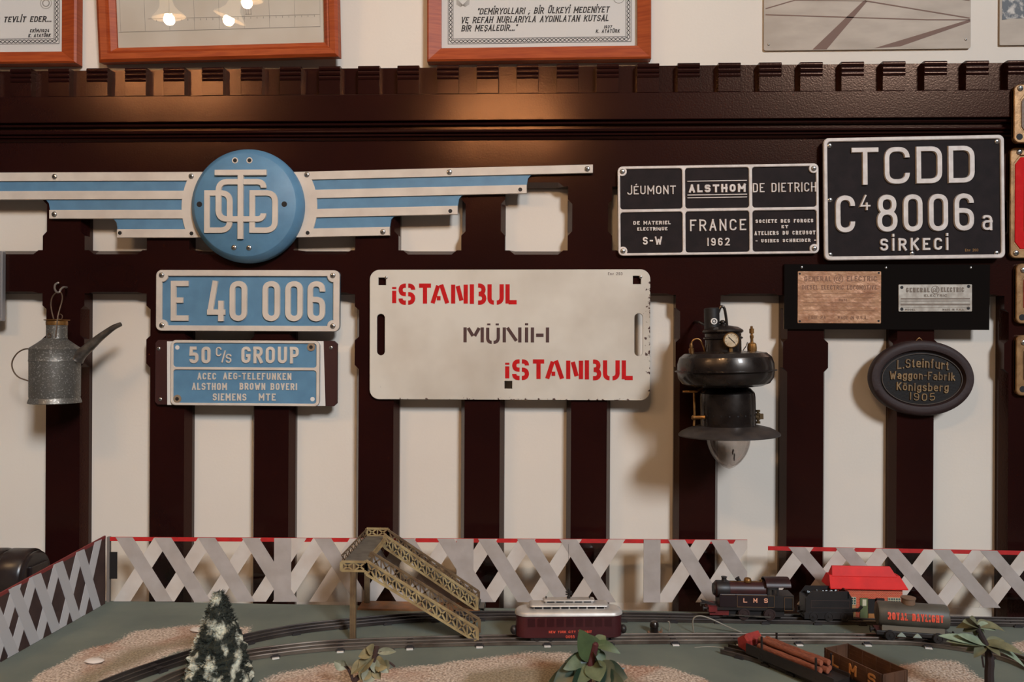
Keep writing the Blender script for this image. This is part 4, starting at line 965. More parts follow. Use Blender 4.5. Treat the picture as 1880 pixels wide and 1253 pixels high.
# ------------------------------------------------------------------ table with painted ground
SAND_POLYS = [
 [(30, 1300), (60, 1250), (110, 1215), (170, 1190), (250, 1163), (330, 1150), (420, 1146), (462, 1151), (455, 1166), (400, 1184), (330, 1200), (250, 1232), (190, 1262), (140, 1300)],
 [(440, 1320), (480, 1253), (540, 1232), (620, 1220), (700, 1227), (800, 1226), (880, 1206), (960, 1201), (1040, 1200), (1150, 1222), (1240, 1227), (1292, 1243), (1330, 1275), (1330, 1320)],
 [(1640, 1320), (1650, 1222), (1700, 1211), (1750, 1220), (1790, 1236), (1830, 1262), (1850, 1320)],
 [(1862, 1186), (1885, 1178), (1920, 1186), (1920, 1200), (1870, 1200)],
 [(1380, 1320), (1430, 1262), (1480, 1262), (1480, 1320)],
]
OLIVE_POLYS = [[(80, 1300), (150, 1240), (240, 1195), (330, 1176), (420, 1170), (400, 1180), (300, 1196), (200, 1240), (140, 1300)],
 [(820, 1300), (860, 1232), (950, 1222), (1060, 1226), (1160, 1245), (1200, 1300)]]
def sd_poly(p, poly):
    x, y = p; d = 1e9; ins = False
    for i in range(len(poly)):
        x0, y0 = poly[i - 1]; x1, y1 = poly[i]
        dx, dy = x1 - x0, y1 - y0; t_ = max(0, min(1, ((x - x0) * dx + (y - y0) * dy) / (dx * dx + dy * dy)))
        d = min(d, math.hypot(x - x0 - dx * t_, y - y0 - dy * t_))
        if (y0 > y) != (y1 > y) and x < (x1 - x0) * (y - y0) / (y1 - y0) + x0: ins = not ins
    return d if ins else -d
TX0, TX1, TY0, TY1 = -1.75, 1.5, -.78, tbl(197, 1105).y + .004
NX, NY = 300, 76
vs = []; sa = []; ol = []
for j in range(NY + 1):
    for i in range(NX + 1):
        x = TX0 + (TX1 - TX0) * i / NX; y = TY0 + (TY1 - TY0) * j / NY
        px, py = proj((x, y, ZT)); s_ = o2 = 0
        if -120 < px < 2000 and py < 1330:
            w_ = 9 * noise.noise(Vector((x * 14, y * 14, 3)))
            s_ = max(max(0, min(1, .5 + (sd_poly((px, py), P) + w_) / 18)) for P in SAND_POLYS)
            o2 = max(max(0, min(1, .5 + (sd_poly((px, py), P) + w_) / 14)) for P in OLIVE_POLYS)
        vs.append((x, y, ZT)); sa.append(s_); ol.append(o2)
m = MB(); m.add(vs, [(j * (NX + 1) + i, j * (NX + 1) + i + 1, (j + 1) * (NX + 1) + i + 1, (j + 1) * (NX + 1) + i) for j in range(NY) for i in range(NX)])
GM = bpy.data.materials.new('painted_ground'); GM.use_nodes = True
nt = GM.node_tree; n_ = nt.nodes; LK = nt.links; b_ = n_['Principled BSDF']; b_.inputs['Roughness'].default_value = .85
tc = n_.new('ShaderNodeTexCoord')
def noisen(sc, det=4):
    t_ = n_.new('ShaderNodeTexNoise'); t_.inputs['Scale'].default_value = sc; t_.inputs['Detail'].default_value = det; LK.new(tc.outputs['Object'], t_.inputs['Vector']); return t_
def ramp(src, p0, p1, c0, c1):
    r = n_.new('ShaderNodeValToRGB'); r.color_ramp.elements[0].position = p0; r.color_ramp.elements[1].position = p1; r.color_ramp.elements[0].color = c0; r.color_ramp.elements[1].color = c1; LK.new(src, r.inputs[0]); return r
def mixc(f, a, b):
    x = n_.new('ShaderNodeMix'); x.data_type = 'RGBA'; LK.new(f, x.inputs[0]); LK.new(a, x.inputs[6]); LK.new(b, x.inputs[7]); return x.outputs[2]
green = ramp(noisen(7).outputs['Fac'], .35, .7, rgb(94, 102, 95), rgb(112, 118, 107)).outputs[0]
grit = noisen(240, 2)
sand = ramp(grit.outputs['Fac'], .36, .66, rgb(148, 126, 108), rgb(226, 208, 192)).outputs[0]
oliv = ramp(noisen(260, 2).outputs['Fac'], .36, .7, rgb(124, 108, 84), rgb(172, 156, 132)).outputs[0]
rust = ramp(noisen(200, 2).outputs['Fac'], .4, .66, rgb(148, 108, 86), rgb(212, 182, 162)).outputs[0]
at_ = n_.new('ShaderNodeAttribute'); at_.attribute_name = 'sand'; ao_ = n_.new('ShaderNodeAttribute'); ao_.attribute_name = 'olive'
warm = ramp(noisen(9, 2).outputs['Fac'], .48, .62, (0, 0, 0, 1), (1, 1, 1, 1)).outputs[0]
sand = mixc(warm, sand, rust); sand = mixc(ao_.outputs['Fac'], sand, oliv)
# ragged edge: attribute pushed by grit
mm2 = n_.new('ShaderNodeMath'); mm2.operation = 'MULTIPLY_ADD'; LK.new(grit.outputs['Fac'], mm2.inputs[0]); mm2.inputs[1].default_value = .9; mm2.inputs[2].default_value = -.45
ad = n_.new('ShaderNodeMath'); ad.use_clamp = True; LK.new(at_.outputs['Fac'], ad.inputs[0]); LK.new(mm2.outputs[0], ad.inputs[1])
edge = ramp(ad.outputs[0], .38, .62, (0, 0, 0, 1), (1, 1, 1, 1)).outputs[0]
LK.new(mixc(edge, green, sand), b_.inputs['Base Color'])
bp = n_.new('ShaderNodeBump'); bp.inputs['Distance'].default_value = .004; ms = n_.new('ShaderNodeMath'); ms.operation = 'MULTIPLY'; LK.new(edge, ms.inputs[0]); ms.inputs[1].default_value = .8; LK.new(ms.outputs[0], bp.inputs['Strength'])
LK.new(grit.outputs['Fac'], bp.inputs['Height']); LK.new(bp.outputs[0], b_.inputs['Normal'])
tb = thing('layout_table', 'grey-green painted layout table with sandy patches under the toy trains', 'table', (0, -.415, ZT))
g = part('painted_ground', shift(m, tb.location), GM, tb, smooth=60)
for nm, dat in (('sand', sa), ('olive', ol)):
    a = g.data.attributes.new(nm, 'FLOAT', 'POINT'); a.data.foreach_set('value', dat)
TBW = mat('table_wood', rgb(84, 56, 40), .6)
m = MB(); m.box(TX0, TX1, TY0, TY1, ZT - .03, ZT - .001); part('board', shift(m, tb.location), TBW, tb, smooth=0)
for x in (TX0 + .08, TX1 - .08):
    for y in (TY0 + .08, TY1 - .08):
        m = MB(); m.box(x - .03, x + .03, y - .03, y + .03, 0, ZT - .03); part('leg', shift(m, tb.location), TBW, tb, smooth=0)

# ------------------------------------------------------------------ lattice fences
STRIPA = mat('grey_lattice_paint', rgb(176, 164, 158), .7, col2=rgb(164, 152, 144), scale=25)
STRIPB = mat('pale_lattice_paint', rgb(206, 194, 184), .7, col2=rgb(194, 178, 166), scale=18)
REDB = mat('red_band_paint', rgb(196, 28, 26), .6, col2=rgb(168, 26, 24), scale=50)
def clipx(poly, a, b):
    for lim, sg in ((a, 1), (b, -1)):
        out = []
        for i in range(len(poly)):
            p, q = poly[i - 1], poly[i]; dp, dq = sg * (p[0] - lim), sg * (q[0] - lim)
            if (dp >= 0) != (dq >= 0): t_ = dp / (dp - dq); out.append((p[0] + (q[0] - p[0]) * t_, p[1] + (q[1] - p[1]) * t_))
            if dq >= 0: out.append(q)
        poly = out
        if len(poly) < 3: return []
    return poly
def fence(label, P0, P1, h0, h1, back, fwd, verts, wid, sl_b, sl_f, panel_mat, red=True, cap=False):
    """panel from P0 to P1 (table points); back / fwd: positions (0..length, metres) where strips meet the top"""
    d = (P1 - P0); Ln = d.length; ang = math.atan2(d.y, d.x)
    t = thing('lattice_fence', label, 'fence', P0, (0, 0, ang))
    hh = lambda x: h0 + (h1 - h0) * x / Ln
    m = MB(); m.prism([[(0, 0), (Ln, 0), (Ln, h1), (0, h0)]], .0015, -.0015); part('panel', m, panel_mat, t, smooth=0)
    def strip(mb, xt, xb, wt, wb, d0, d1):
        H = hh(max(0, min(Ln, xt)))
        poly = clipx([(xt - wt / 2, H - .0008), (xb - wb / 2, 0.0008), (xb + wb / 2, 0.0008), (xt + wt / 2, H - .0008)], 0, Ln)
        if len(poly) >= 3 and abs(sarea(poly)) > 1e-6: mb.prism([poly], -d0, -d1)
    if red:
        m = MB(); bw = .005 if cap else .009; m.prism([[(0, h0 - bw), (Ln, h1 - bw), (Ln, h1), (0, h0)]], -.0015, -.0018)
        if cap: m.box(0, Ln, -.0018, .0018, 0, .001); m.v[-8:] = [(x, y, (hh(x) if z == 0 else hh(x) + .0012)) for x, y, z in m.v[-8:]]
        part('red_band', m, mat('worn_red_edge', rgb(122, 44, 42), .6) if cap else REDB, t, smooth=0)
    for i, xt in enumerate(fwd):
        m = MB(); strip(m, xt, xt - sl_f * hh(0), wid, wid, .0015, .0021)
        if m.v: part('lattice_strip', m, STRIPB, t, smooth=0)
    for i, xt in enumerate(back):
        m = MB(); strip(m, xt, xt + sl_b * hh(0), wid, wid, .0015, .0026)
        if m.v: part('lattice_strip', m, STRIPA, t, smooth=0)
    for xv in verts:
        m = MB(); strip(m, xv, xv, wid, wid, .0015, .0031); part('lattice_strip', m, STRIPA, t, smooth=0)
    return t
A0 = tbl(197, 1105); A1 = tbl(1371, 1107)
kx = (A1 - A0).length / (1371 - 197)
def fx(px): return (px - 197) * kx
hA0 = at(197, 986, A0.y).z - ZT; hA1 = at(1371, 991, A1.y).z - ZT
t = fence('long clear lattice fence with red top band, behind the tram and footbridge', A0, A1, hA0, hA1,
      [fx(v) for v in (228, 298, 378, 458, 590, 668, 742, 815, 890, 962, 1040, 1240, 1318)], [fx(v) for v in (298, 378, 462, 545, 588, 655, 745, 822, 895, 965, 1050, 1130, 1290, 1365, 1440)],
      [fx(517), fx(851), fx(1195)], 31 * kx, .62, .62, ACRYL)
m = MB(); m.box(0, .006, -.004, .004, 0, hA0); m.box(.006, .022, -.003, -.0015, .05, .108, 1); part('corner_post', m, [mat('post_grey', rgb(120, 110, 104), .5), DARK], t, smooth=0)
B0 = tbl(1409, 1110); B1 = tbl(2000, 1119.5)
kb = (B1 - B0).length / (2000 - 1409)
hB0 = at(1409, 1003, B0.y).z - ZT; hB1 = at(1880, 1012, B1.y).z - ZT
fence('clear lattice fence with red top band, behind the red-roofed station house', B0, B1, hB0, hB1,
      [(v - 1409) * kb for v in (1462, 1550, 1634, 1730, 1815, 1905)], [(v - 1409) * kb for v in (1478, 1555, 1625, 1712, 1800, 1890, 1975)], [], 31 * kb, .84, .70, ACRYL)
C1 = tbl(192, 1109); C0 = tbl(-60, 1250)
ACRYLD = mat('dark_behind_acrylic', rgb(70, 50, 46), .6, col2=rgb(54, 36, 34), scale=20)  # opaque brown panel stands in for the dark seen through clear acrylic
STRIPA, STRIPB = mat('white_lattice_paint', rgb(184, 180, 180), .6), mat('white_lattice_paint_pale', rgb(196, 192, 192), .6)
Ls = (C1 - C0).length; hs = at(192, 985, C1.y).z - ZT
uu = lambda px: (Ls * 0 + (tbl(px, 1109 + (192 - px) * .5595) - C0).length)
fence('white-latticed side fence, brown for the dark behind it, running forward from the left back corner', C0, C1, hs * .79, hs,
      [uu(v) for v in (22, 64, 105, 145, -20, -62)], [uu(v) for v in (28, 60, 104, 145, 178, -15)], [], .026, .52, .50, ACRYLD, cap=True)

# ------------------------------------------------------------------ tracks
RAILM = mat('tinplate_rail', rgb(150, 136, 124), .35, metal=.8, col2=rgb(100, 84, 74), scale=14)
RAILD = mat('dark_rail', rgb(52, 44, 42), .4, metal=.6, col2=rgb(86, 76, 70), scale=10)
SLEEP = mat('black_sleeper', rgb(40, 34, 34), .6)
def catm(pts, n=10):
    P = [Vector(p) for p in pts]; P = [2 * P[0] - P[1]] + P + [2 * P[-1] - P[-2]]; out = []
    for i in range(1, len(P) - 2):
        for j in range(n):
            t_ = j / n; a, b, c, d = P[i - 1:i + 3]
            out.append(0.5 * ((2 * b) + (c - a) * t_ + (2 * a - 5 * b + 4 * c - d) * t_ ** 2 + (3 * b - a - 3 * c + d) * t_ ** 3))
    out.append(P[-2]); return out
GA = .0175; RH = .0085
def track(label, pix, rail_mat, every=.085, tabs=False, s0=.03):
    C = catm([tbl(*p) for p in pix]); N = len(C)
    t = thing('toy_track', label, 'toy railway track', C[N // 2])
    O = Vector(t.location)
    T_ = [(C[min(i + 1, N - 1)] - C[max(i - 1, 0)]).normalized() for i in range(N)]
    NRM = [Vector((-q.y, q.x, 0)).normalized() for q in T_]
    for off in (-GA, 0, GA):
        m = MB(); pr = ((-.0011, .001), (.0011, .001), (.0008, .006), (.0016, .007), (.0012, RH), (-.0012, RH), (-.0016, .007), (-.0008, .006)); n = len(pr)
        for i in range(N):
            for a, z in pr: m.v.append(C[i] + NRM[i] * (off + a) + Vector((0, 0, z)) - O)
        m.f = [(i * n + k, i * n + (k + 1) % n, (i + 1) * n + (k + 1) % n, (i + 1) * n + k) for i in range(N - 1) for k in range(n)] + [tuple(range(n - 1, -1, -1)), tuple((N - 1) * n + k for k in range(n))]
        m.m = [0] * len(m.f); part('rail', m, rail_mat, t, smooth=30)
    acc = every - s0
    for i in range(1, N):
        acc += (C[i] - C[i - 1]).length
        if acc >= every:
            acc = 0; a = math.atan2(T_[i].y, T_[i].x)
            m = MB(); m.box(-.008, .008, -.022, .022, 0, .0025); m.box(-.008, .008, -.022, .022, .0025, .004); m.box(-.005, .005, -.0205, .0205, .004, .0055)
            if tabs: m.box(-.006, .006, -.028, -.022, 0, .0015, 1)
            part('sleeper', m, [SLEEP, PAPER], t, smooth=0, loc=C[i] - O, rot=(0, 0, a))
    return C, T_
OUT = [(60, 1330), (200, 1263), (300, 1226), (440, 1182), (540, 1161), (640, 1149), (760, 1139), (900, 1135), (1100, 1136.5), (1200, 1138), (1400, 1141), (1600, 1143.5), (1880, 1147), (1990, 1150)]
INN = [(250, 1290), (330, 1248), (440, 1212), (520, 1199), (600, 1191), (700, 1186), (900, 1180.5), (1100, 1178.5), (1250, 1177), (1400, 1177), (1600, 1178), (1700, 1183), (1800, 1198), (1880, 1222), (1960, 1262)]
Co, To = track('outer black toy track loop along the back fence, under the steam engine', OUT, RAILD)
Ci, Ti = track('inner toy track loop with bright rails, under the tram and the tank wagon', INN, RAILM, every=.112, tabs=True)
Cs, Ts = track('short siding toy track slanting to the lower right, under the log wagon', [(1330, 1196), (1400, 1214), (1480, 1243), (1560, 1282), (1640, 1330)], RAILD, every=.05)

# ------------------------------------------------------------------ toy footbridge
KHAKI = mat('khaki_tinplate', rgb(178, 156, 112), .5, metal=.1, col2=rgb(140, 116, 80), scale=40)
KGREY = mat('grey_tin_deck', rgb(106, 100, 90), .6, col2=rgb(86, 78, 70), scale=50)
RUSTY = mat('rusty_tin', rgb(116, 94, 66), .55, col2=rgb(88, 66, 46), scale=40)
Fp, Bp = tbl(648, 1175), tbl(674, 1110)
br = thing('toy_footbridge', 'khaki lattice toy footbridge with two stair flights crossing the outer track', 'footbridge', ((Fp.x + Bp.x) / 2, (Fp.y + Bp.y) / 2, ZT))
O = Vector(br.location)
yF, yB = Fp.y - O.y - .004, Bp.y - O.y + .006
xL = at(628, 1034, Fp.y).x - O.x; xR = at(673, 1034, Fp.y).x - O.x; xLb = at(663, 975, Bp.y).x - O.x
ZD = .146
def lattice(mb, p0, p1, h, y, bays, th=.0016, w=.0030, wch=.0042):
    """panel of X braces between lower points p0, p1 (x, z), height h"""
    (x0, z0), (x1, z1) = p0, p1
    def P(u, v): return (x0 + (x1 - x0) * u, y, z0 + (z1 - z0) * u + h * v)
    mb.bar(P(0, 0), P(1, 0), th * 1.6, wch); mb.bar(P(0, 1), P(1, 1), th * 2.4, wch)
    for i in range(bays):
        u0, u1 = i / bays, (i + 1) / bays
        mb.bar(P(u0, 0), P(u1, 1), th, w); mb.bar(P(u0, 1), P(u1, 0), th, w)
        if i: mb.bar(P(u0, 0), P(u0, 1), th, w * .8)
    for u in (0, 1): mb.bar(P(u, 0), P(u, 1), th * 1.4, wch * 1.4)
m = MB(); m.box(xL, xR, yF, yB, ZD - .0015, ZD); part('deck', m, KGREY, br, smooth=0)
m = MB(); lattice(m, (xL, ZD - .014), (xR, ZD - .014), .017, yF, 2); part('end_panel', m, KHAKI, br, smooth=0)
m = MB(); lattice(m, (xL, ZD), (xR, ZD), .016, yB, 2); part('end_panel', m, KHAKI, br, smooth=0)
m = MB()
for i in range(9):
    y0, y1 = yF + (yB - yF) * i / 9, yF + (yB - yF) * (i + 1) / 9
    m.bar((xL, y0, ZD), (xL, y1, ZD + .015), .0015, .0015); m.bar((xL, y0, ZD + .015), (xL, y1, ZD), .0015, .0015)
m.bar((xL, yF, ZD + .015), (xL, yB, ZD + .015), .002, .002); m.bar((xL, yF, ZD - .004), (xL, yB, ZD - .004), .002, .008); part('side_panel', m, RUSTY, br, smooth=0)
SW = .046
m = MB(); m.bar((xR, yF + SW, ZD + .0), (xR, yB - SW, ZD + .0), .0015, .010); m.bar((xR, yF + SW, ZD + .006), (xR, yB - SW, ZD + .006), .002, .002); part('side_panel', m, KHAKI, br, smooth=0)
for x, y, nm in ((Fp.x - O.x, Fp.y - O.y, 1), (Bp.x - O.x, Bp.y - O.y, 0)):
    m = MB(); m.box(x - .0055, x + .0055, y - .004, y + .004, .0008, ZD - .0015); m.box(x - .002, x + .002, y - .0052, y - .004, .0008, ZD - .012); part('post', m, RUSTY, br, smooth=0)
ft = tbl(879, 1169); xe = ft.x - O.x
m = MB(); lattice(m, (xR, ZD - .020), (xe, .001), .026, yF, 11); part('stair_side', m, KHAKI, br, smooth=0)
m = MB(); lattice(m, (xR, ZD - .016), (xe, .003), .026, yF + SW, 11); part('stair_side', m, RUSTY, br, smooth=0)
def treads(y0, y1):
    m = MB(); n = 20
    for i in range(n):
        u = i / n; x = xR + (xe - xR) * u; z = (ZD - .014) * (1 - u) + .001; dx = (xe - xR) / n; dz = (ZD - .014) / n
        m.box(x, x + dx, y0, y1, z - .001, z); m.box(x + dx - .001, x + dx, y0, y1, z - dz, z)
    part('stair_treads', m, KGREY, br, smooth=0)
treads(yF + .002, yF + SW - .002)
xe2 = tbl(880, 1107).x - O.x
yR0 = yB - SW + .004
m = MB(); lattice(m, (xR, ZD - .014), (xe2, .003), .027, yR0, 11); part('stair_side', m, KHAKI, br, smooth=0)
m = MB(); lattice(m, (xR, ZD - .014), (xe2, .003), .027, yB, 11); part('stair_side', m, RUSTY, br, smooth=0)
treads(yR0 + .002, yB - .002)
m = MB(); m.box(Bp.x - O.x - .012, xe2 + .006, yR0 - .004, yB + .006, .0, .0035); part('base_plate', m, mat('rust_base', rgb(148, 96, 56), .55, col2=rgb(110, 84, 62), scale=30), br, smooth=0)

# ------------------------------------------------------------------ toy vehicles
Tz = lambda x, d, y: Vector((x, y, -d))      # prism drawn in plan, extruded upward: prism(loops, -z0, -z1)
def nearest(C, px):
    return min(range(len(C)), key=lambda i: abs(proj(C[i])[0] - px))
def on_track(C, T, px):
    i = nearest(C, px); return C[i], math.atan2(T[i].y, T[i].x)
def wheel(mb, x, y, r, side):
    M = Matrix.Rotation(R(90), 3, 'X')
    mb.lathe([(r * 1.1, -.0006), (r * 1.1, .0006), (r, .0008), (r, .0035), (r * .78, .0036), (r * .74, .0026), (r * .25, .0028), (r * .25, .0040), (.0001, .0042)], n=20, M=M if side < 0 else Matrix.Rotation(R(-90), 3, 'X'), c=(x, y, r + RH))
MAROON = mat('maroon_tinplate', rgb(70, 18, 24), .4, col2=rgb(54, 14, 20), scale=10, coat=.2)
SILV = mat('silver_roof_paint', rgb(196, 188, 180), .4, metal=.3, col2=rgb(150, 140, 132), scale=24, lo=.3, hi=.8)
BLKM = mat('black_tinplate', rgb(30, 26, 26), .45, col2=rgb(40, 33, 31), scale=30)
ORNG = mat('orange_red_print', rgb(226, 84, 58), .6)
C_, a_ = on_track(Ci, Ti, 1040)
tram = thing('toy_tram', 'maroon toy tram with silver clerestory roof on the inner track', 'toy tram', C_, (0, 0, a_))
W2 = .022; HL = .100
m = MB(); m.prism([rrect(-HL, HL, -W2, W2, .020, 8)], -(.012 + RH * .4), -.056, .001, T=Tz); tb_ = part('body', m, MAROON, tram, smooth=40)
m = MB(); m.prism([rrect(-HL * .74, HL * .74, -W2 + .003, W2 - .003, .003)], -(RH + .001), -.016, T=Tz); part('underframe', m, BLKM, tram, smooth=0)
WIND = mat('tram_window', rgb(50, 14, 20), .3)
for i in range(9):
    x = -.072 + i * .018; m = MB(); m.box(x - .0068, x + .0068, -W2 - .0004, -W2 + .001, .036, .052); part('window', m, WIND, tb_, smooth=0)
class LF:                                    # lettering frame on a vehicle's near side
    def __init__(s, y=0, k=1.0): s.sx = .00103 * k; s.sz = s.sx
    def p(s, px, py): return (px * s.sx, -py * s.sx)
lf = LF(); m = MB()
text(m, lf, 'NEW YORK CITY TRANSIT', -38, 40, -24.0, -19.8, .8, W2 + .0, W2 + .0005, gap=.4); text(m, lf, '0055', -7, 9, -15.5, -10.5, .8, W2, W2 + .0005)
m.v = [(x, y, z + .004) for x, y, z in m.v]
part('lettering', m, ORNG, tb_, smooth=0)
m = MB()
def dome_slab(mb, hl, hw, z0, z1, r, k=4, top=.55):
    rings = []
    for i in range(k + 1):
        a = math.pi / 2 * i / k; s_ = (1 - math.cos(a)) * (1 - top) * hw
        rings.append((rrect(-hl + s_, hl - s_, -hw + s_, hw - s_, max(.0005, r - s_), 8), z0 + (z1 - z0) * math.sin(a)))
    n = len(rings[0][0]); vs = [(x, y, z) for l, z in rings for x, y in l]
    mb.add(vs, [(i * n + q, i * n + (q + 1) % n, (i + 1) * n + (q + 1) % n, (i + 1) * n + q) for i in range(k) for q in range(n)] + [tuple(range(n - 1, -1, -1)), tuple(k * n + q for q in range(n))])
dome_slab(m, HL + .002, W2 + .0025, .056, .066, .0225); part('roof', m, SILV, tram, smooth=50)
m = MB(); m.prism([rrect(-.068, .068, -.0135, .0135, .004)], -.062, -.0715, T=Tz); dome_slab(m, .075, .0165, .0715, .0755, .006); c1 = part('clerestory', m, SILV, tram, smooth=40)
m = MB()
for i in range(8):
    x = -.0585 + i * .0167; m = MB(); m.box(x - .0068, x + .0068, -.0140, -.0130, .0668, .0705); part('vent_window', m, DARK, c1, smooth=0)
m = MB(); m.prism([rrect(-.046, .046, -.0085, .0085, .003)], -.0745, -.0800, T=Tz); dome_slab(m, .049, .0105, .0800, .0825, .004); c2 = part('upper_clerestory', m, SILV, tram, smooth=40)
for i in range(5):
    x = -.0345 + i * .0173; m = MB(); m.box(x - .007, x + .007, -.0090, -.0080, .0768, .0794); part('vent_window', m, DARK, c2, smooth=0)
m = MB(); m.lathe([(.0035, .082), (.0035, .086), (.0022, .087), (.0022, .093), (.006, .0935), (.006, .0955), (.0022, .096), (.0022, .101), (.0001, .102)], n=12); m.box(-.006, .006, -.001, .001, .089, .091)
m.tube([(0, 0, .10), (-.001, 0, .185)], .0003, 6); part('trolley_pole', m, BLKM, tram, smooth=30)
m = MB(); m.lathe([(.0012, .0815), (.0012, .0865)], n=8, c=(-.043, 0, 0)); m.lathe([(.0012, .0815), (.0012, .0865)], n=8, c=(.040, 0, 0)); part('roof_pins', m, BLKM, tram)
for sg in (-1, 1):
    m = MB(); m.ball((sg * (HL + .004), 0, .024), .0085, sx=.8); m.box(min(sg * HL * .9, sg * (HL + .002)), max(sg * HL * .9, sg * (HL + .002)), -.005, .005, .016, .022); part('buffer', m, BLKM, tram)
for x in (-.06, -.035, .035, .06):
    for sd in (-1, 1):
        m = MB(); wheel(m, x, sd * GA, .0075, sd); part('wheel', m, BLKM, tram, smooth=30)

# steam engine, facing left
C_, a_ = on_track(Co, To, 1384)
eng = thing('toy_steam_engine', 'black and maroon toy steam engine with brass dome on the outer track', 'toy locomotive', C_, (0, 0, a_))
s = .00112
def ex(px): return (px - 1384) * s
def ez(py): return (1138 - py) * s
LMAR = mat('engine_maroon', rgb(66, 28, 26), .42, col2=rgb(42, 22, 22), scale=14, lo=.4, hi=.6)
GOLD = mat('gold_line', rgb(120, 90, 62), .45, metal=.3)
YW = .020
m = MB(); m.box(ex(1318), ex(1456), -YW, YW, ez(1113), ez(1108)); fb = part('footplate', m, BLKM, eng, smooth=0)
Mxx = Matrix.Rotation(R(90), 3, 'Y')
zb = ez(1080); rb = .0165
m = MB(); m.lathe([(.0001, ex(1317)), (rb * .86, ex(1317)), (rb, ex(1319)), (rb, ex(1410))], n=36, M=Mxx, c=(0, 0, zb)); boi = part('boiler', m, LMAR, eng, smooth=40)
m = MB(); m.lathe([(rb * 1.03, ex(1319.5)), (rb * 1.05, ex(1321)), (rb * 1.05, ex(1341)), (rb * 1.02, ex(1342))], n=36, M=Mxx, c=(0, 0, zb), caps=False); m.lathe([(.0001, -.004), (rb * .7, -.0035), (rb * .8, 0)], n=24, M=Mxx, c=(ex(1317), 0, zb)); part('smokebox', m, BLKM, eng, smooth=40)
m = MB(); m.box(ex(1322), ex(1408), -YW, YW, ez(1108), ez(1084)); tk = part('side_tank', m, mat('engine_side', rgb(36, 22, 24), .4), eng, smooth=0, bevel=.0012)
m = MB(); f_ = LF()
class EF:
    sx = s
    def p(q, px, py): return (ex(px), ez(py))
ef = EF()
m.stroke([(ex(a), ez(b)) for a, b in ((1354, 1086), (1420, 1086.5), (1420, 1107), (1354, 1107))], .0007, -YW, -YW - .0005, closed=True); m.stroke([(ex(1327), ez(1085.5)), (ex(1350), ez(1085.5))], .0009, -YW, -YW - .0005)
m.stroke([(ex(a), ez(b)) for a, b in ((1438, 1089), (1453, 1089), (1453, 1112), (1438, 1112))], .0007, -YW - .001, -YW - .0015, closed=True)
part('lining', m, GOLD, tk, smooth=0)
m = MB()
for c, a in (('L', 1364.5), ('M', 1382.5), ('S', 1401.5)): letter(m, ef, c, a, a + 7, 1091, 1099, 1.6, YW, YW + .0006)
part('lettering', m, mat('peach_print', rgb(228, 160, 130), .6), tk, smooth=0)
m = MB(); m.box(ex(1408), ex(1455), -YW, YW, ez(1113), ez(1086)); cab = part('cab', m, BLKM, eng, smooth=0)
m = MB(); m.box(ex(1408), ex(1411), -YW, YW, ez(1086), ez(1067)); m.box(ex(1425), ex(1428), -YW, -YW + .002, ez(1086), ez(1070)); m.box(ex(1408), ex(1426), -YW, -YW + .001, ez(1076), ez(1067)); m.box(ex(1425), ex(1428), YW - .002, YW, ez(1086), ez(1070)); part('cab_front', m, BLKM, cab, smooth=0)
m = MB(); vs = []; n = 12
for x in (ex(1406), ex(1450)):
    for i in range(n + 1):
        a = math.pi * i / n; vs.append((x, -math.cos(a) * (YW + .0015), ez(1071) + math.sin(a) * .0155))
    for i in range(n, -1, -1):
        a = math.pi * i / n; vs.append((x, -math.cos(a) * (YW + .0002), ez(1071) + math.sin(a) * .0142 - .0008))
k_ = 2 * (n + 1)
m.add(vs, [(i, (i + 1) % k_, k_ + (i + 1) % k_, k_ + i) for i in range(k_)] + [tuple(range(k_)), tuple(range(2 * k_ - 1, k_ - 1, -1))]); part('cab_roof', m, LMAR, cab, smooth=40)
m = MB(); m.lathe([(.0075, 0), (.0078, .004), (.006, .008), (.002, .0095), (.0001, .0097)], n=18, c=(ex(1376), -.003, zb + rb - .001)); part('dome', m, BRASS, boi, smooth=50)
m = MB(); m.lathe([(.007, 0), (.0052, .002), (.0048, .007), (.006, .0085), (.006, .0095), (.0045, .0096)], n=18, c=(ex(1334), 0, zb + rb - .001)); m.lathe([(.004, 0), (.004, .006), (.0055, .0085), (.0001, .009)], n=14, M=Matrix.Rotation(R(-35), 3, 'Y'), c=(ex(1362), 0, zb + rb - .001)); part('chimney', m, BLKM, boi, smooth=30)
m = MB(); m.lathe([(.0035, 0), (.003, .004), (.0001, .0055)], n=12, c=(ex(1401), 0, zb + rb - .001)); m.tube([(ex(1345), -.004, zb + rb), (ex(1400), -.004, zb + rb)], .0007, 6); part('safety_valve', m, BRASS, boi, smooth=40)
m = MB(); m.box(ex(1303), ex(1318), -YW, YW, ez(1117), ez(1108)); m.box(ex(1306), ex(1340), -.014, .014, ez(1124), ez(1113)); bb = part('buffer_beam', m, mat('dull_red_tin', rgb(120, 34, 32), .5, col2=rgb(88, 28, 28), scale=40), eng, smooth=0)
for y in (-.013, .013):
    m = MB(); m.lathe([(.0022, 0), (.0022, -.008), (.005, -.0085), (.005, -.010), (.0001, -.0105)], n=14, M=Mxx, c=(ex(1303), y, ez(1112))); part('buffer', m, BLKM, bb, smooth=30)
m = MB(); m.bar((ex(1318), -.008, ez(1108)), (ex(1293), -.006, ez(1101)), .004, .005); m.bar((ex(1296), -.006, ez(1104)), (ex(1291), -.006, ez(1098)), .003, .003); part('coupling_hook', m, BLKM, bb, smooth=0)
for x in (1366, 1412):
    for sd in (-1, 1):
        m = MB(); wheel(m, ex(x), sd * (GA + .0005), .0115, sd); part('wheel', m, mat('wheel_dark', rgb(50, 34, 32), .45), eng, smooth=30)
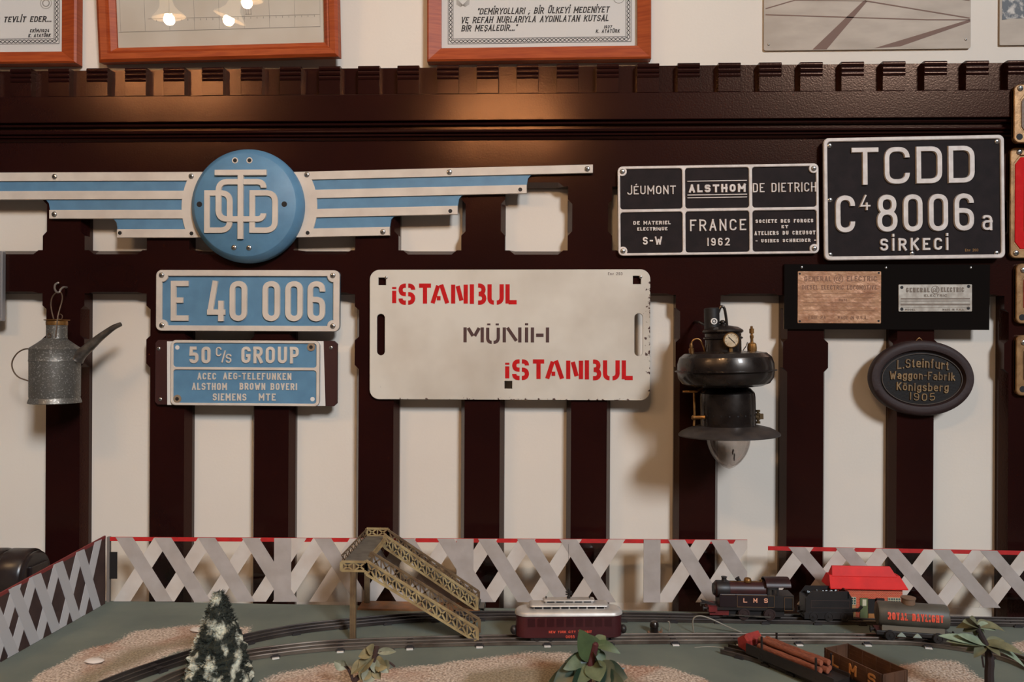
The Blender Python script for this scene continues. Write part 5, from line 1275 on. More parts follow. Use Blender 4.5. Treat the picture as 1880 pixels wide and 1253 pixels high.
m = MB(); m.bar((ex(1366), -GA - .0065, .018), (ex(1412), -GA - .0065, .016), .0012, .0028); m.bar((ex(1340), -GA - .0075, .020), (ex(1412), -GA - .0078, .017), .0010, .0020); part('connecting_rod', m, TIND, eng, smooth=0)
m = MB(); m.box(ex(1330), ex(1440), -.012, .012, RH + .004, ez(1112)); part('frame', m, BLKM, eng, smooth=0)

# tender
C_, a_ = on_track(Co, To, 1506)
ten = thing('toy_tender', 'black toy coal tender coupled behind the steam engine', 'toy tender', C_, (0, 0, a_))
def tx(px): return (px - 1506) * s
def tz_(py): return (1141 - py) * s
m = MB(); m.box(tx(1465), tx(1549), -.019, .019, tz_(1128), tz_(1092)); td = part('tank_body', m, BLKM, ten, smooth=0, bevel=.001)
m = MB()
for y in (-.019, .018): m.prism([[(tx(1466), tz_(1093)), (tx(1549), tz_(1093)), (tx(1541), tz_(1080)), (tx(1476), tz_(1080))]], y + .001, y)
m.box(tx(1540), tx(1543), -.019, .019, tz_(1093), tz_(1081)); part('coal_rails', m, BLKM, td, smooth=0)
m = MB(); random.seed(3)
for i in range(46):
    x = random.uniform(tx(1474), tx(1538)); y = random.uniform(-.015, .015); h = .004 + .007 * (1 - abs(y) / .018)
    m.ball((x, y, tz_(1092) + random.uniform(.0, h)), random.uniform(.003, .0055), 6, 4, sz=.8)
part('coal_load', m, mat('coal', rgb(24, 22, 22), .35), td, smooth=0, kind='stuff')
m = MB(); m.stroke([(tx(a), tz_(b)) for a, b in ((1475, 1097), (1544, 1097), (1544, 1110), (1475, 1110))], .0007, -.019, -.0195, closed=True); part('lining', m, mat('faint_line', rgb(70, 52, 46), .5), td, smooth=0)
for x in (1480, 1507, 1535):
    for sd in (-1, 1):
        m = MB(); wheel(m, tx(x), sd * (GA + .0005), .009, sd); part('wheel', m, BLKM, ten, smooth=30)
m = MB(); m.box(tx(1463), tx(1550), -.0205, -.019, tz_(1130), tz_(1118)); m.box(tx(1463), tx(1550), .019, .0205, tz_(1130), tz_(1118)); m.box(tx(1463), tx(1550), -.012, .012, RH + .004, tz_(1127)); part('frame', m, BLKM, ten, smooth=0)
m = MB(); m.bar((tx(1549), 0, tz_(1120)), (tx(1568), -.004, tz_(1117)), .005, .006); m.bar((tx(1562), -.006, tz_(1120)), (tx(1571), -.006, tz_(1110)), .005, .004); m.bar((tx(1466), 0, tz_(1122)), (tx(1456), 0, tz_(1122)), .004, .003); part('coupling', m, BLKM, ten, smooth=0)

# station house between the fence and the outer track
Bs = tbl(1595, 1122); hs_ = thing('toy_station_house', 'toy brick station house with bright red two-tier roof behind the tender', 'toy house', (Bs.x, -.150, ZT))
Os = Vector(hs_.location); Yh = -.168
def hx(px, Y=Yh): return at(px, 1080, Y).x - Os.x
def hz(py, Y=Yh): return at(1595, py, Y).z - ZT
xa, xb = hx(1532), hx(1657); dF, dB = Yh - Os.y, Yh + .042 - Os.y
REDR = mat('bright_red_roof', rgb(222, 22, 12), .65, col2=rgb(202, 16, 10), scale=26, bump=.3, bscale=120, bdist=.001)
BRK = bpy.data.materials.new('toy_brick'); BRK.use_nodes = True; nt = BRK.node_tree; bt = nt.nodes.new('ShaderNodeTexBrick'); tc = nt.nodes.new('ShaderNodeTexCoord'); mp = nt.nodes.new('ShaderNodeMapping'); mp.inputs['Rotation'].default_value = (R(90), 0, 0)
nt.links.new(tc.outputs['Object'], mp.inputs[0]); nt.links.new(mp.outputs[0], bt.inputs['Vector']); bt.inputs['Scale'].default_value = 110; bt.inputs['Color1'].default_value = rgb(206, 60, 40); bt.inputs['Color2'].default_value = rgb(180, 46, 34); bt.inputs['Mortar'].default_value = rgb(206, 150, 110); bt.inputs['Mortar Size'].default_value = .03
nt.links.new(bt.outputs[0], nt.nodes['Principled BSDF'].inputs['Base Color'])
zE = hz(1080); zR = zE + .026
m = MB(); m.box(xa, xb, dF, dB, .004, zE + .002); wl = part('walls', m, BRK, hs_, smooth=0)
m = MB(); m.box(xa - .012, xb + .012, dF - .016, dB + .008, 0, .004); part('platform', m, mat('platform_cream', rgb(196, 168, 130), .7), hs_, smooth=0)
ov = .006; yc = (dF + dB) / 2
def roof(mb, x0, x1, y0, y1, z0, z1, cut):   # sloping roof with a flat top of depth cut
    yc_ = (y0 + y1) / 2
    vs = [(x0, y0, z0), (x1, y0, z0), (x1, y1, z0), (x0, y1, z0), (x0 + .003, yc_ - cut, z1), (x1 - .010, yc_ - cut, z1), (x1 - .010, yc_ + cut, z1), (x0 + .003, yc_ + cut, z1)]
    vs += [(x, y, z - .002) for x, y, z in vs[:4]]
    mb.add(vs, [(0, 1, 5, 4), (1, 2, 6, 5), (2, 3, 7, 6), (3, 0, 4, 7), (4, 5, 6, 7), (0, 8, 9, 1), (1, 9, 10, 2), (2, 10, 11, 3), (3, 11, 8, 0), (8, 11, 10, 9)])
m = MB(); roof(m, xa - ov - .004, xb + ov + .003, dF - ov, dB + ov, zE, zE + .022, .010); part('lower_roof', m, REDR, hs_, smooth=0)
m = MB(); roof(m, hx(1525, Os.y) , hx(1643, Os.y), yc - .012, yc + .012, zE + .021, zE + .039, .002); part('upper_roof', m, REDR, hs_, smooth=0)
GRN = mat('dull_green_door', rgb(96, 104, 66), .6); WFR = mat('cream_window_frame', rgb(206, 196, 168), .6); WPN = mat('window_pane_toy', rgb(70, 92, 86), .3)
def win(x0, x1, z0, z1, nx):
    m = MB(); m.box(hx(x0), hx(x1), dF - .0012, dF, z0, z1); w_ = part('window', m, WPN, hs_, smooth=0)
    m = MB()
    for i in range(nx + 1): xx = hx(x0) + (hx(x1) - hx(x0)) * i / nx; m.box(xx - .0005, xx + .0005, dF - .0018, dF - .0012, z0, z1)
    for i in range(4): zz_ = z0 + (z1 - z0) * i / 3; m.box(hx(x0), hx(x1), dF - .0018, dF - .0012, zz_ - .0005, zz_ + .0005)
    part('window_bars', m, WFR, w_, smooth=0)
win(1548, 1571, .032, .047, 5); win(1630, 1653, .032, .047, 5)
m = MB(); m.box(hx(1548), hx(1571), dF - .001, dF, .006, .030); m.box(hx(1630), hx(1653), dF - .001, dF, .006, .030); part('plaster_panel', m, mat('tan_panel', rgb(190, 146, 96), .7), hs_, smooth=0)
m = MB(); m.box(hx(1579), hx(1593), dF - .0015, dF, .005, .046); dr = part('door', m, GRN, hs_, smooth=0)
m = MB(); m.box(hx(1583), hx(1590), dF - .002, dF - .0015, .030, .043); part('door_pane', m, WFR, dr, smooth=0)
m = MB(); m.box(hx(1594), hx(1612), dF - .001, dF, .005, .044); part('doorway', m, DARK, hs_, smooth=0)
m = MB(); m.box(hx(1594), hx(1612), dF - .002, dF - .001, .005, .014); part('bench', m, mat('ochre_bench', rgb(164, 110, 60), .6), hs_, smooth=0)
m = MB(); m.box(hx(1608), hx(1622), dF - .006, dF, .040, .046); part('hanging_sign', m, DARK, hs_, smooth=0)

# tank wagon
C_, a_ = on_track(Ci, Ti, 1672)
tw = thing('toy_tank_wagon', 'grey-brown toy tank wagon with orange-red lettering on the inner track', 'toy wagon', C_ , (0, 0, a_))
s2 = .00106
TKM = mat('tank_grey', rgb(86, 80, 70), .5, col2=rgb(70, 62, 54), scale=24)
m = MB(); m.box(-.066, .066, -.016, .016, .016, .024); wf = part('wagon_frame', m, BLKM, tw, smooth=0, bevel=.001)
for x in (-.022, .006):
    m = MB(); m.prism([[(x - .008, .016), (x + .008, .016), (x + .004, .021), (x, .024), (x - .004, .021)]], -.016, -.0185); part('axle_box', m, mat('pale_axle', rgb(150, 158, 146), .5), wf, smooth=0)
m = MB(); m.prism([[(-.055, .024), (.055, .024), (.055, .034), (-.055, .034)]], .012, -.012); part('saddle', m, mat('saddle_grey', rgb(112, 102, 88), .6), tw, smooth=0)
rt = .0225; zc = .053
m = MB(); m.lathe([(.0001, -.064), (rt * .7, -.0635), (rt * .93, -.062), (rt, -.059), (rt, .059), (rt * .93, .062), (rt * .7, .0635), (.0001, .064)], n=40, M=Mxx, c=(0, 0, zc)); tk2 = part('tank', m, TKM, tw, smooth=40)
m = MB(); m.lathe([(.012, 0), (.012, .010), (.0135, .0105), (.0135, .0125), (.0001, .0135)], n=24, c=(-.006, 0, zc + rt - .002)); part('filler_dome', m, mat('dome_tan', rgb(120, 92, 72), .5), tk2, smooth=30)
def on_cyl(mb, z0):                          # bend flat lettering drawn around height 0 onto the tank's side
    out = []
    for x, y, z in mb.v:
        a = z / rt + .10; r = rt + (-y)
        out.append((x, -r * math.cos(a), zc + r * math.sin(a)))
    mb.v = out
m = MB(); f3 = LF(); text(m, f3, 'ROYAL DAYLIGHT', -46, 48, -6.5, 6.5, 2.6, .0003, .0009, gap=.3); on_cyl(m, zc); part('lettering', m, ORNG, tk2, smooth=0)
m = MB(); m.stroke([(-.014 + i * .002, -.001) for i in range(12)], .012, -.0001, -.0002); on_cyl(m, zc); part('red_band', m, mat('dark_red_print', rgb(122, 20, 18), .6), tk2, smooth=0)
for x in (-.042, .042):
    for sd in (-1, 1):
        m = MB(); wheel(m, x, sd * GA, .009, sd); part('wheel', m, BLKM, tw, smooth=30)
for sg in (-1, 1):
    m = MB(); m.lathe([(.003, 0), (.003, .006), (.006, .0065), (.006, .008), (.0001, .0085)], n=12, M=Matrix.Rotation(R(90 * sg), 3, 'Y'), c=(sg * .066, 0, .021)); part('buffer', m, BLKM, wf, smooth=30)

# log wagon on the siding
P0, P1 = tbl(1384, 1208), tbl(1545, 1276)
aw = math.atan2((P1 - P0).y, (P1 - P0).x); mid = (P0 + P1) / 2
lw = thing('toy_log_wagon', 'black toy flat wagon with a red end on the siding, loaded with logs', 'toy wagon', mid, (0, 0, aw))
HLW = (P1 - P0).length / 2
m = MB(); m.box(-HLW, HLW, -.020, .020, .016, .024); m.box(-HLW, HLW, -.021, -.019, .012, .030); m.box(-HLW, HLW, .019, .021, .012, .030); wb = part('flat_bed', m, BLKM, lw, smooth=0)
m = MB(); m.prism([[(-HLW - .024, .014), (-HLW + .002, .010), (-HLW + .004, .034), (-HLW - .006, .044), (-HLW - .026, .030)]], .018, -.018, .004); part('red_end', m, mat('dusty_red', rgb(150, 44, 36), .8, col2=rgb(110, 32, 28), scale=40, bump=.3, bscale=120), lw, smooth=0)
for x in (-HLW * .62, HLW * .62):
    for sd in (-1, 1):
        m = MB(); wheel(m, x, sd * GA, .0085, sd); part('wheel', m, BLKM, lw, smooth=30)
        m = MB(); m.box(x - .0015, x + .0015, sd * .0195 - .0012, sd * .0195 + .0012, .024, .052); part('stake', m, BLKM, lw, smooth=0)
BARK = mat('reddish_bark', rgb(150, 84, 58), .8, col2=rgb(112, 58, 40), scale=30, stretch=(4, 30, 30), bump=.5, bscale=80); CUTW = mat('cut_wood', rgb(150, 84, 58), .7)
random.seed(11)
lay = [(-.0118, .0303, 0), (0, .0303, 1), (.0118, .0303, 2), (-.0059, .0407, 3), (.0059, .0407, 4)]
names = ['log on the toy flat wagon, bottom row, nearest the viewer', 'log on the toy flat wagon, bottom row, in the middle', 'log on the toy flat wagon, bottom row, at the back', 'log on top of the toy wagon load, nearer the viewer', 'log on top of the toy wagon load, farther from the viewer']
Rw = Matrix.Rotation(aw, 3, 'Z')
for (y, z, i) in lay:
    r_ = .0056; off = random.uniform(-.006, .006)
    lo = thing('log', 'thin reddish ' + names[i], 'log', mid + Rw @ Vector((off - .004, y, z)), (0, 0, aw + random.uniform(-.008, .008)), 'logs on the flat wagon')
    pts = [(u * .064, .0004 * math.sin(3 * u + i), .0003 * math.cos(2 * u + i)) for u in [-1 + q / 6 for q in range(13)]]
    m = MB(); m.tube(pts, [r_ * (.92 + .06 * math.sin(q * 1.7 + i)) for q in range(13)], 12); part('bark', m, BARK, lo)
    for e_ in (0, -1):
        m = MB(); sgn = -1 if e_ == 0 else 1; m.lathe([(r_ * .82, 0), (r_ * .8, .0006)], n=14, M=Matrix.Rotation(R(90 * sgn), 3, 'Y'), c=Vector(pts[e_]) + Vector((sgn * .0001, 0, 0))); part('cut_end', m, CUTW, lo)

# open goods wagon lettered LMS
P0, P1 = tbl(1524, 1240), tbl(1640, 1296)
aw = math.atan2((P1 - P0).y, (P1 - P0).x) - .03; HLW = .062
ow = thing('toy_open_wagon', 'brown toy open goods wagon with tan lettering, cut by the bottom edge', 'toy wagon', (P0 + P1) / 2 + Vector((.012, .014, 0)), (0, 0, aw))
OWB = mat('brown_wagon', rgb(92, 60, 40), .6, col2=rgb(70, 44, 30), scale=30); OWI = mat('dark_wagon_inside', rgb(58, 38, 30), .7)
HWW = .027; z0, z1 = .016, .046
m = MB(); m.box(-HLW, HLW, -HWW, HWW, z0, z0 + .003); fl = part('wagon_floor', m, OWI, ow, smooth=0)
for nm, b in (('side', (-HLW, HLW, -HWW, -HWW + .002)), ('side', (-HLW, HLW, HWW - .002, HWW)), ('end', (-HLW, -HLW + .002, -HWW, HWW)), ('end', (HLW - .002, HLW, -HWW, HWW))):
    m = MB(); m.box(b[0], b[1], b[2], b[3], z0, z1)
    if nm == 'side':
        for i in range(5): x = -HLW + .004 + i * (2 * HLW - .008) / 4; m.box(x - .0012, x + .0012, b[2] - .0006, b[3] + .0006, z0, z1 - .001)
        for i in range(1, 4): zq = z0 + (z1 - z0) * i / 4; m.box(b[0], b[1], b[2] - .0003, b[3] + .0003, zq - .0004, zq + .0004)
    else:
        for i in range(3): y = -HWW + .006 + i * (2 * HWW - .012) / 2; m.box(b[0] - .0006, b[1] + .0006, y - .0012, y + .0012, z0, z1 - .001)
    sd_ = part('side_board' if nm == 'side' else 'end_board', m, OWB, ow, smooth=0)
    if nm == 'side' and b[2] < 0:
        m = MB(); f4 = LF()
        for c, a in (('L', -43), ('M', -6), ('S', 32)): letter(m, f4, c, a, a + 15, -39, -22, 3.4, HWW + .0004, HWW + .001)
        part('lettering', m, mat('tan_print', rgb(196, 132, 74), .6), sd_, smooth=0)
m = MB(); m.box(-HLW, HLW, -.018, .018, .010, z0); part('underframe', m, BLKM, ow, smooth=0)
for x in (-.036, .036):
    for sd in (-1, 1):
        m = MB(); wheel(m, x, sd * GA, .0078, sd); part('wheel', m, BLKM, ow, smooth=30)

# large dark model engine behind the side fence
q0 = at(20, 1060, -.135)
dk = thing('model_boiler_engine', 'large dark model engine with domed boiler top, behind the side fence at the left edge', 'model locomotive', (q0.x, q0.y, ZT))
DKM = mat('dark_model_paint', rgb(34, 26, 26), .3, col2=rgb(48, 38, 34), scale=20)
def dx_(px): return at(px, 1040, -.135).x - q0.x
def dz(py): return at(20, py, -.135).z - ZT
m = MB(); rbo = .050; zbo = dz(1012) - rbo
m.lathe([(.0001, dx_(-160)), (rbo * .8, dx_(-160)), (rbo, dx_(-156)), (rbo, dx_(66)), (rbo * .92, dx_(69)), (.0001, dx_(69))], n=48, M=Mxx, c=(0, 0, zbo)); bo = part('boiler', m, DKM, dk, smooth=40)
for a, b in ((-40, 12), (18, 62)):
    m = MB(); m.lathe([(rbo * 1.02, dx_(a)), (rbo * 1.10, dx_(a + 3)), (rbo * 1.10, dx_(b - 4)), (rbo * 1.02, dx_(b))], n=48, M=Mxx, c=(0, 0, zbo), caps=False); part('boiler_band', m, DKM, bo, smooth=40)
m = MB(); m.box(dx_(-165), dx_(72), -.045, .045, .012, .030); m.box(dx_(-165), dx_(74), -.052, .052, .030, .036); m.box(dx_(52), dx_(74), -.03, .03, .036, dz(1034)); part('chassis', m, DKM, dk, smooth=0, bevel=.002)
for x in (-130, -80, -30, 20, 55):
    for sd in (-1, 1):
        m = MB(); m.lathe([(.018, 0), (.018, .006), (.004, .008), (.0001, .0085)], n=20, M=Mx if sd < 0 else Matrix.Rotation(R(-90), 3, 'X'), c=(dx_(x), sd * .038, .018)); part('wheel', m, DKM, dk, smooth=30)
for x, y in ((24, 1040), (25, 1048), (12, 1034)):
    m = MB(); m.ball((dx_(x), -rbo * .8, dz(y)), .003, 8, 6); part('rivet', m, TIND, dk)

# ------------------------------------------------------------------ small things along the tracks
q = tbl(1201, 1163); kb_ = thing('track_terminal', 'small black round terminal knob between the two tracks', 'terminal', q)
m = MB(); m.lathe([(.009, 0), (.009, .002), (.0075, .003), (.0080, .012), (.0090, .013), (.0085, .0185), (.006, .0225), (.0001, .0235)], n=20); part('knob', m, GLOSSB, kb_, smooth=40)
m = MB(); m.box(-.012, .016, -.006, .006, 0, .002); m.tube([(.012, 0, .002), (.014, -.001, .010), (.016, 0, .004)], .001, 6); part('terminal_base', m, mat('copper_scrap', rgb(150, 112, 84), .5, metal=.4), kb_, smooth=0)
WIRE = mat('grey_wire', rgb(132, 122, 108), .5)
def wire(label, pts, r):
    o = thing('loose_wire', label, 'wire', pts[0]); O = Vector(o.location)
    m = MB(); m.tube([p - O for p in path(pts, 8)], r, 8); part('strand', m, WIRE, o)
Yw = tbl(1275, 1163).y
a = tbl(1274, 1163); wire('grey wire arching up from the inner track and down to the right', [a, at(1272, 1148, Yw), at(1273, 1137, Yw), at(1280, 1132, Yw), at(1292, 1132.5, Yw), at(1312, 1140, Yw), at(1335, 1151, Yw), tbl(1362, 1162)], .0014)
wire('thin pale wire lying in front of the inner track beside the red wagon end', [tbl(1275, 1190), tbl(1300, 1188), tbl(1325, 1190), tbl(1345, 1197), tbl(1362, 1203)], .0009)
a = tbl(1228, 1160); wire('short grey wire hook standing beside the terminal knob', [a, at(1229.5, 1150, a.y), at(1229, 1143, a.y), at(1226, 1142, a.y)], .001)
STONE = mat('white_stone', rgb(214, 202, 192), .8, bump=.5, bscale=60)
for px, py, r_, lb in ((173, 1218, .012, 'flat white stone on the sand, left of the snowy conifer and nearer the viewer'), (366, 1161, .012, 'white stone half hidden behind the snowy conifer')):
    m = MB(); m.ball((0, 0, .003), r_, 14, 8, sx=1.5, sy=.9, sz=.34)
    m.v = [(x + .0015 * noise.noise(Vector((x * 120, y * 120, z * 90 + px))), y + .0015 * noise.noise(Vector((y * 130, x * 110, px))), max(-.001, z + .0012 * noise.noise(Vector((z * 120, x * 140, px))))) for x, y, z in m.v]
    o = part('white_stone', m, STONE, loc=tbl(px, py) + Vector((0, 0, .001))); tag(o, lb, 'stone', 'white stones')

# ------------------------------------------------------------------ toy plants
def leaf(mb, p, d, up, L, W, droop, fold=.15, n=6, tip=1.0):
    p = Vector(p); d = Vector(d).normalized(); up = Vector(up); sd = d.cross(up).normalized(); up = sd.cross(d).normalized()
    vs = []; q = p.copy()
    for i in range(n + 1):
        u = i / n; w_ = W * (math.sin(math.pi * min(1, u * .92 + .08)) ** .75) * .5 if i < n else .0004
        c = p + d * (L * u) - up * 0 + Vector((0, 0, -droop * L * u * u))
        vs += [c - sd * w_ + up * fold * w_, c, c + sd * w_ + up * fold * w_]
    fs = []
    for i in range(n): fs += [(i * 3, i * 3 + 1, i * 3 + 4, i * 3 + 3), (i * 3 + 1, i * 3 + 2, i * 3 + 5, i * 3 + 4)]
    mb.add(vs, fs)
random.seed(5)
# snowy conifer
bc = tbl(401, 1262); h = at(404, 1083, bc.y).z - ZT
cf = thing('toy_conifer', 'snow-dusted dark green toy conifer standing before the tracks at the left', 'toy tree', bc)
CF = mat('snowy_needles', rgb(34, 38, 30), .85, col2=rgb(206, 204, 184), scale=46, lo=.51, hi=.63, detail=5, bump=.8, bscale=160, bdist=.006, stretch=(1, 1, .7))
m = MB(); NR, NA = 64, 64; rb0 = at(458, 1253, bc.y).x - bc.x
for i in range(NR + 1):
    u = i / NR; r0 = rb0 * 1.05 * (1 - u) ** .72 * (1 if u < .97 else .9)
    for k_ in range(NA):
        a = 2 * math.pi * k_ / NA; z = .008 + (h - .008) * u
        nn = noise.noise(Vector((math.cos(a) * r0 * 60, math.sin(a) * r0 * 60, z * 90))) + .6 * noise.noise(Vector((math.cos(a) * r0 * 140, math.sin(a) * r0 * 140, z * 190)))
        r = max(.0008, r0 * (1 + .16 * nn) + .0035 * nn * (1 - u))
        m.v.append((r * math.cos(a), r * math.sin(a), z + .003 * nn))
m.f = [(i * NA + k_, i * NA + (k_ + 1) % NA, (i + 1) * NA + (k_ + 1) % NA, (i + 1) * NA + k_) for i in range(NR) for k_ in range(NA)] + [tuple(range(NA - 1, -1, -1)), tuple(NR * NA + k_ for k_ in range(NA))]
m.m = [0] * len(m.f)
for i in range(1500):
    u = random.random() ** 1.2 * .97; a = random.uniform(0, 6.283); r0 = rb0 * 1.02 * (1 - u) ** .72; z = .008 + (h - .008) * u
    c = Vector((r0 * math.cos(a), r0 * math.sin(a), z)); d = Vector((math.cos(a), math.sin(a), random.uniform(-.2, .9))).normalized(); L = random.uniform(.003, .008); sdv = d.orthogonal().normalized() * .0011; s3 = d.cross(sdv)
    m.add([c + sdv, c - sdv * .5 + s3, c - sdv * .5 - s3, c + d * L], [(0, 1, 3), (1, 2, 3), (2, 0, 3), (0, 2, 1)])
part('foliage', m, CF, cf, smooth=0)
m = MB(); m.lathe([(.014, 0), (.010, .010)], n=12); part('trunk', m, mat('dark_trunk', rgb(48, 32, 26), .8), cf)
# leafy bush
bb_ = tbl(1082, 1277)
bu = thing('artificial_bush', 'artificial bush with broad dark and pale green leaves in front of the tram', 'artificial plant', bb_)
LG = [mat('dark_leaf', rgb(30, 46, 34), .42, col2=rgb(42, 60, 42), scale=30), mat('mid_leaf', rgb(80, 94, 58), .5, col2=rgb(62, 76, 46), scale=40), mat('pale_leaf', rgb(110, 118, 88), .55, col2=rgb(84, 92, 66), scale=40)]
O = bb_
def bp(px, py, dy=0.0): return at(px, py, bb_.y + dy) - O
m = MB(); m.tube(path([Vector((0, 0, 0)), bp(1080, 1245), bp(1084, 1222, -.004), bp(1088, 1205), bp(1094, 1180)]), [.006] * 6 * 4 + [.003], 8); part('stem', m, mat('maroon_stem', rgb(90, 32, 34), .6, col2=rgb(64, 24, 26), scale=40), bu)
lv = [ # base px, tip px, depth change, width, material, droop
 ((1086, 1212), (1068, 1166), -.012, .034, 1, -.2), ((1090, 1206), (1078, 1162), .004, .034, 1, .1), ((1094, 1186), (1140, 1200), -.010, .018, 1, .55), ((1094, 1184), (1112, 1168), .006, .020, 1, .1),
 ((1082, 1214), (1030, 1210), -.006, .022, 0, .55), ((1076, 1222), (1022, 1253), -.016, .034, 0, .25), ((1074, 1218), (1030, 1226), -.026, .026, 2, .5), ((1082, 1220), (1066, 1256), -.034, .034, 2, .1),
 ((1088, 1216), (1100, 1250), -.036, .036, 2, .15), ((1096, 1222), (1126, 1252), -.020, .038, 0, .2), ((1104, 1232), (1152, 1244), -.014, .034, 0, .35), ((1090, 1240), (1148, 1262), -.034, .032, 0, .2),
 ((1086, 1212), (1112, 1196), .012, .030, 1, .3), ((1070, 1232), (1010, 1262), -.004, .030, 0, .3), ((1080, 1238), (1050, 1262), -.045, .028, 0, .2), ((1092, 1210), (1102, 1222), -.03, .026, 2, .4), ((1100, 1240), (1146, 1228), .010, .010, 0, .0)]
for b0, t0, dy, w_, mi, dr in lv:
    a, b = bp(*b0), bp(*t0, dy); L = (b - a).length * 1.04; d = (b - a) + Vector((0, 0, dr * (b - a).length))
    m = MB(); leaf(m, a, d, (random.uniform(-.4, .4), -.9, .55), L, w_, dr, n=7); part('leaf', m, LG[mi], bu, smooth=60)
# dry twig tree
tq = tbl(655, 1275); O = tq
def tp(px, py, dy=0.0): return at(px, py, tq.y + dy) - O
tt = thing('toy_twig_tree', 'small dry toy tree with curled olive leaves below the footbridge', 'toy tree', tq)
TWG = mat('dark_twig', rgb(62, 40, 34), .8); OLV = mat('olive_dry_leaf', rgb(150, 134, 96), .7, col2=rgb(108, 98, 68), scale=50); PLL = mat('pale_dry_leaf', rgb(158, 158, 138), .6, col2=rgb(120, 120, 96), scale=50)
m = MB()
for pts, r_ in (([Vector((0, 0, 0)), tp(651, 1252), tp(664, 1240), tp(682, 1222), tp(688, 1204), tp(692, 1188)], .0042), ([tp(650, 1255), tp(641, 1232), tp(634, 1224), tp(617, 1218)], .0026), ([tp(668, 1238), tp(684, 1233), tp(697, 1232)], .0026), ([tp(688, 1208), tp(702, 1196), tp(724, 1194)], .0018), ([tp(700, 1222), tp(712, 1216), tp(725, 1225)], .0018)): m.tube(path(pts), r_, 8)
part('branches', m, TWG, tt)
for b0, t0, w_, mi, dr in (((686, 1206), (660, 1236), .022, 0, .1), ((684, 1200), (658, 1206), .018, 0, .2), ((672, 1214), (646, 1238), .018, 0, .1), ((676, 1226), (662, 1250), .022, 0, .0), ((690, 1212), (688, 1236), .016, 1, .0), ((690, 1220), (712, 1226), .024, 0, .3), ((704, 1216), (712, 1234), .022, 1, .2), ((694, 1198), (728, 1197), .012, 1, .1), ((636, 1226), (612, 1214), .018, 1, .1), ((640, 1226), (632, 1214), .016, 1, .0), ((684, 1196), (672, 1190), .018, 0, .0), ((682, 1230), (668, 1254), .024, 1, .0), ((690, 1226), (698, 1246), .018, 0, .1)):
    a, b = tp(*b0), tp(*t0, -.008); m = MB(); leaf(m, a, (b - a) + Vector((0, 0, dr * (b - a).length)), (random.uniform(-.6, .6), -.8, .5), (b - a).length, w_, dr, fold=.6); part('leaf', m, (OLV, PLL)[mi], tt, smooth=60)
# palm-like tree at the right
pq = tbl(1818, 1300); O = pq
def pp(px, py, dy=0.0): return at(px, py, pq.y + dy) - O
pt = thing('toy_palm_tree', 'toy palm tree with drooping grey-green fronds near the right edge', 'toy tree', pq)
m = MB(); m.tube(path([Vector((0, 0, 0)), pp(1816, 1240), pp(1817, 1215), pp(1812, 1190), pp(1800, 1166), pp(1793, 1150)]), [.0075, .0075, .0072, .007, .007, .0068, .0066, .0066, .0066, .0066, .0066, .0066, .0066, .0064, .006, .0058] + [.0048] * 15, 10); m.tube([pp(1806, 1226, -.006), pp(1803, 1206, -.008)], .0014, 6); part('trunk', m, mat('near_black_trunk', rgb(44, 30, 28), .8), pt)
FR = [mat('frond_olive', rgb(120, 116, 84), .7, col2=rgb(88, 86, 60), scale=50), mat('frond_pale', rgb(146, 158, 132), .6, col2=rgb(116, 128, 104), scale=40), mat('frond_green', rgb(82, 92, 50), .7)]
for cxy, lst in (((1796, 1152), [((1830, 1158), 1, .5), ((1848, 1160), 0, .5), ((1770, 1160), 0, .3), ((1778, 1132), 0, .2), ((1806, 1162), 2, .3), ((1790, 1164), 2, .3), ((1818, 1142), 0, .2), ((1752, 1152), 0, .5), ((1766, 1142), 0, .1)]),
                 ((1810, 1184), [((1722, 1168), 1, .05), ((1744, 1186), 0, .2), ((1758, 1166), 1, .0), ((1846, 1176), 0, .25), ((1862, 1196), 0, .5), ((1872, 1226), 1, .5), ((1834, 1204), 0, .3), ((1776, 1196), 0, .2), ((1792, 1206), 0, .4), ((1880, 1202), 0, .3), ((1736, 1178), 0, .1)])):
    for t0, mi, dr in lst:
        a, b = pp(*cxy), pp(*t0, random.uniform(-.03, .01)); d = b - a; L = d.length
        m = MB(); leaf(m, a, d + Vector((0, 0, dr * L)), (random.uniform(-.3, .3), -.6, .8), L, .016, dr, fold=.3, n=8); part('frond', m, FR[mi], pt, smooth=60)

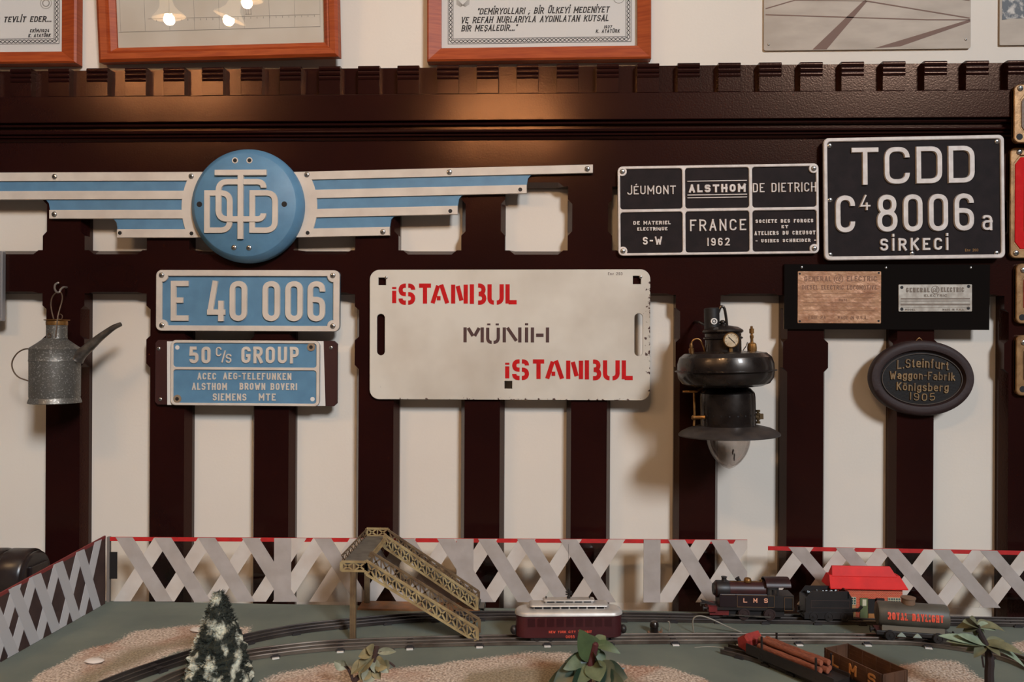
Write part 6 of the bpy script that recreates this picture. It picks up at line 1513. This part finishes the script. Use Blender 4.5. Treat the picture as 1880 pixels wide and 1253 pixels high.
# ------------------------------------------------------------------ hall lamps behind the photographer (seen mirrored in the framed drawing)
OPAL = mat('opal_shade', rgb(250, 232, 205), .5); OPAL.node_tree.nodes['Principled BSDF'].inputs['Emission Color'].default_value = (1, .72, .42, 1); OPAL.node_tree.nodes['Principled BSDF'].inputs['Emission Strength'].default_value = 2.6
BULB = emit('lit_bulb', (1, .78, .5, 1), 60)
def mirror(px, py, dist):
    """real place, in front of the wall, of what appears mirrored at (px, py) in a glass near the wall"""
    p = at(px, py, dist); return Vector((p.x, -p.y - .03, p.z))
def chandelier(label, pts, tilts, energy):
    c = sum(pts, Vector()) / len(pts)
    t = thing('pendant_lamp', label, 'lamp', c + Vector((0, 0, .25)))
    O = Vector(t.location)
    m = MB(); m.tube([(0, 0, 1.0), (0, 0, -.1)], .008, 10); m.ball((0, 0, -.1), .03); m.lathe([(.05, .99), (.04, 1.02)], n=24); part('stem', m, BRASS, t)
    for p, tl in zip(pts, tilts):
        b = p - O; M = Euler((R(tl[0]), R(tl[1]), 0)).to_matrix()
        m = MB(); m.tube(path([Vector((0, 0, -.1)), Vector((b.x * .5, b.y * .5, -.16)), b + M @ Vector((0, 0, .10)), b + M @ Vector((0, 0, .055))]), .006, 8); part('arm', m, BRASS, t)
        m = MB(); m.lathe([(.022, .06), (.026, .04), (.030, .02), (.046, 0), (.062, -.014), (.066, -.022), (.062, -.020), (.044, -.002), (.027, .02), (.022, .04)], c=b, n=40, M=M, caps=False); sh = part('lamp_shade', m, OPAL, t, smooth=50)
        m = MB(); m.ball(b + M @ Vector((0, 0, -.002)), .017, sz=1.3); part('bulb', m, BULB, sh)
        l = bpy.data.lights.new('bulb_glow', 'POINT'); l.energy = energy; l.color = (1, .64, .34); l.shadow_soft_size = .022
        o = bpy.data.objects.new('bulb_glow', l); COL.objects.link(o); o.parent = t; o.location = b + M @ Vector((0, 0, -.03))
DL = 1.42
def mirror_lean(px, py, dist):               # the same for the drawing, whose glass leans forward
    v = at(px, py, dist)
    return v - 2 * (v - GB).dot(GN) * GN
chandelier('brass pendant lamp with tulip shades, mirrored in the framed drawing', [mirror_lean(308, 22, DL), mirror_lean(424, 24, DL), mirror_lean(452, -8, DL + .12)], [(0, -6), (6, 22), (0, 0)], 10.5)
chandelier('brass pendant lamp with tulip shades, whose light glows on the middle of the cornice', [mirror(870, 215, DL), mirror(990, 215, DL), mirror(930, 190, DL + .15)], [(0, -8), (0, 8), (0, 0)], 10.5)
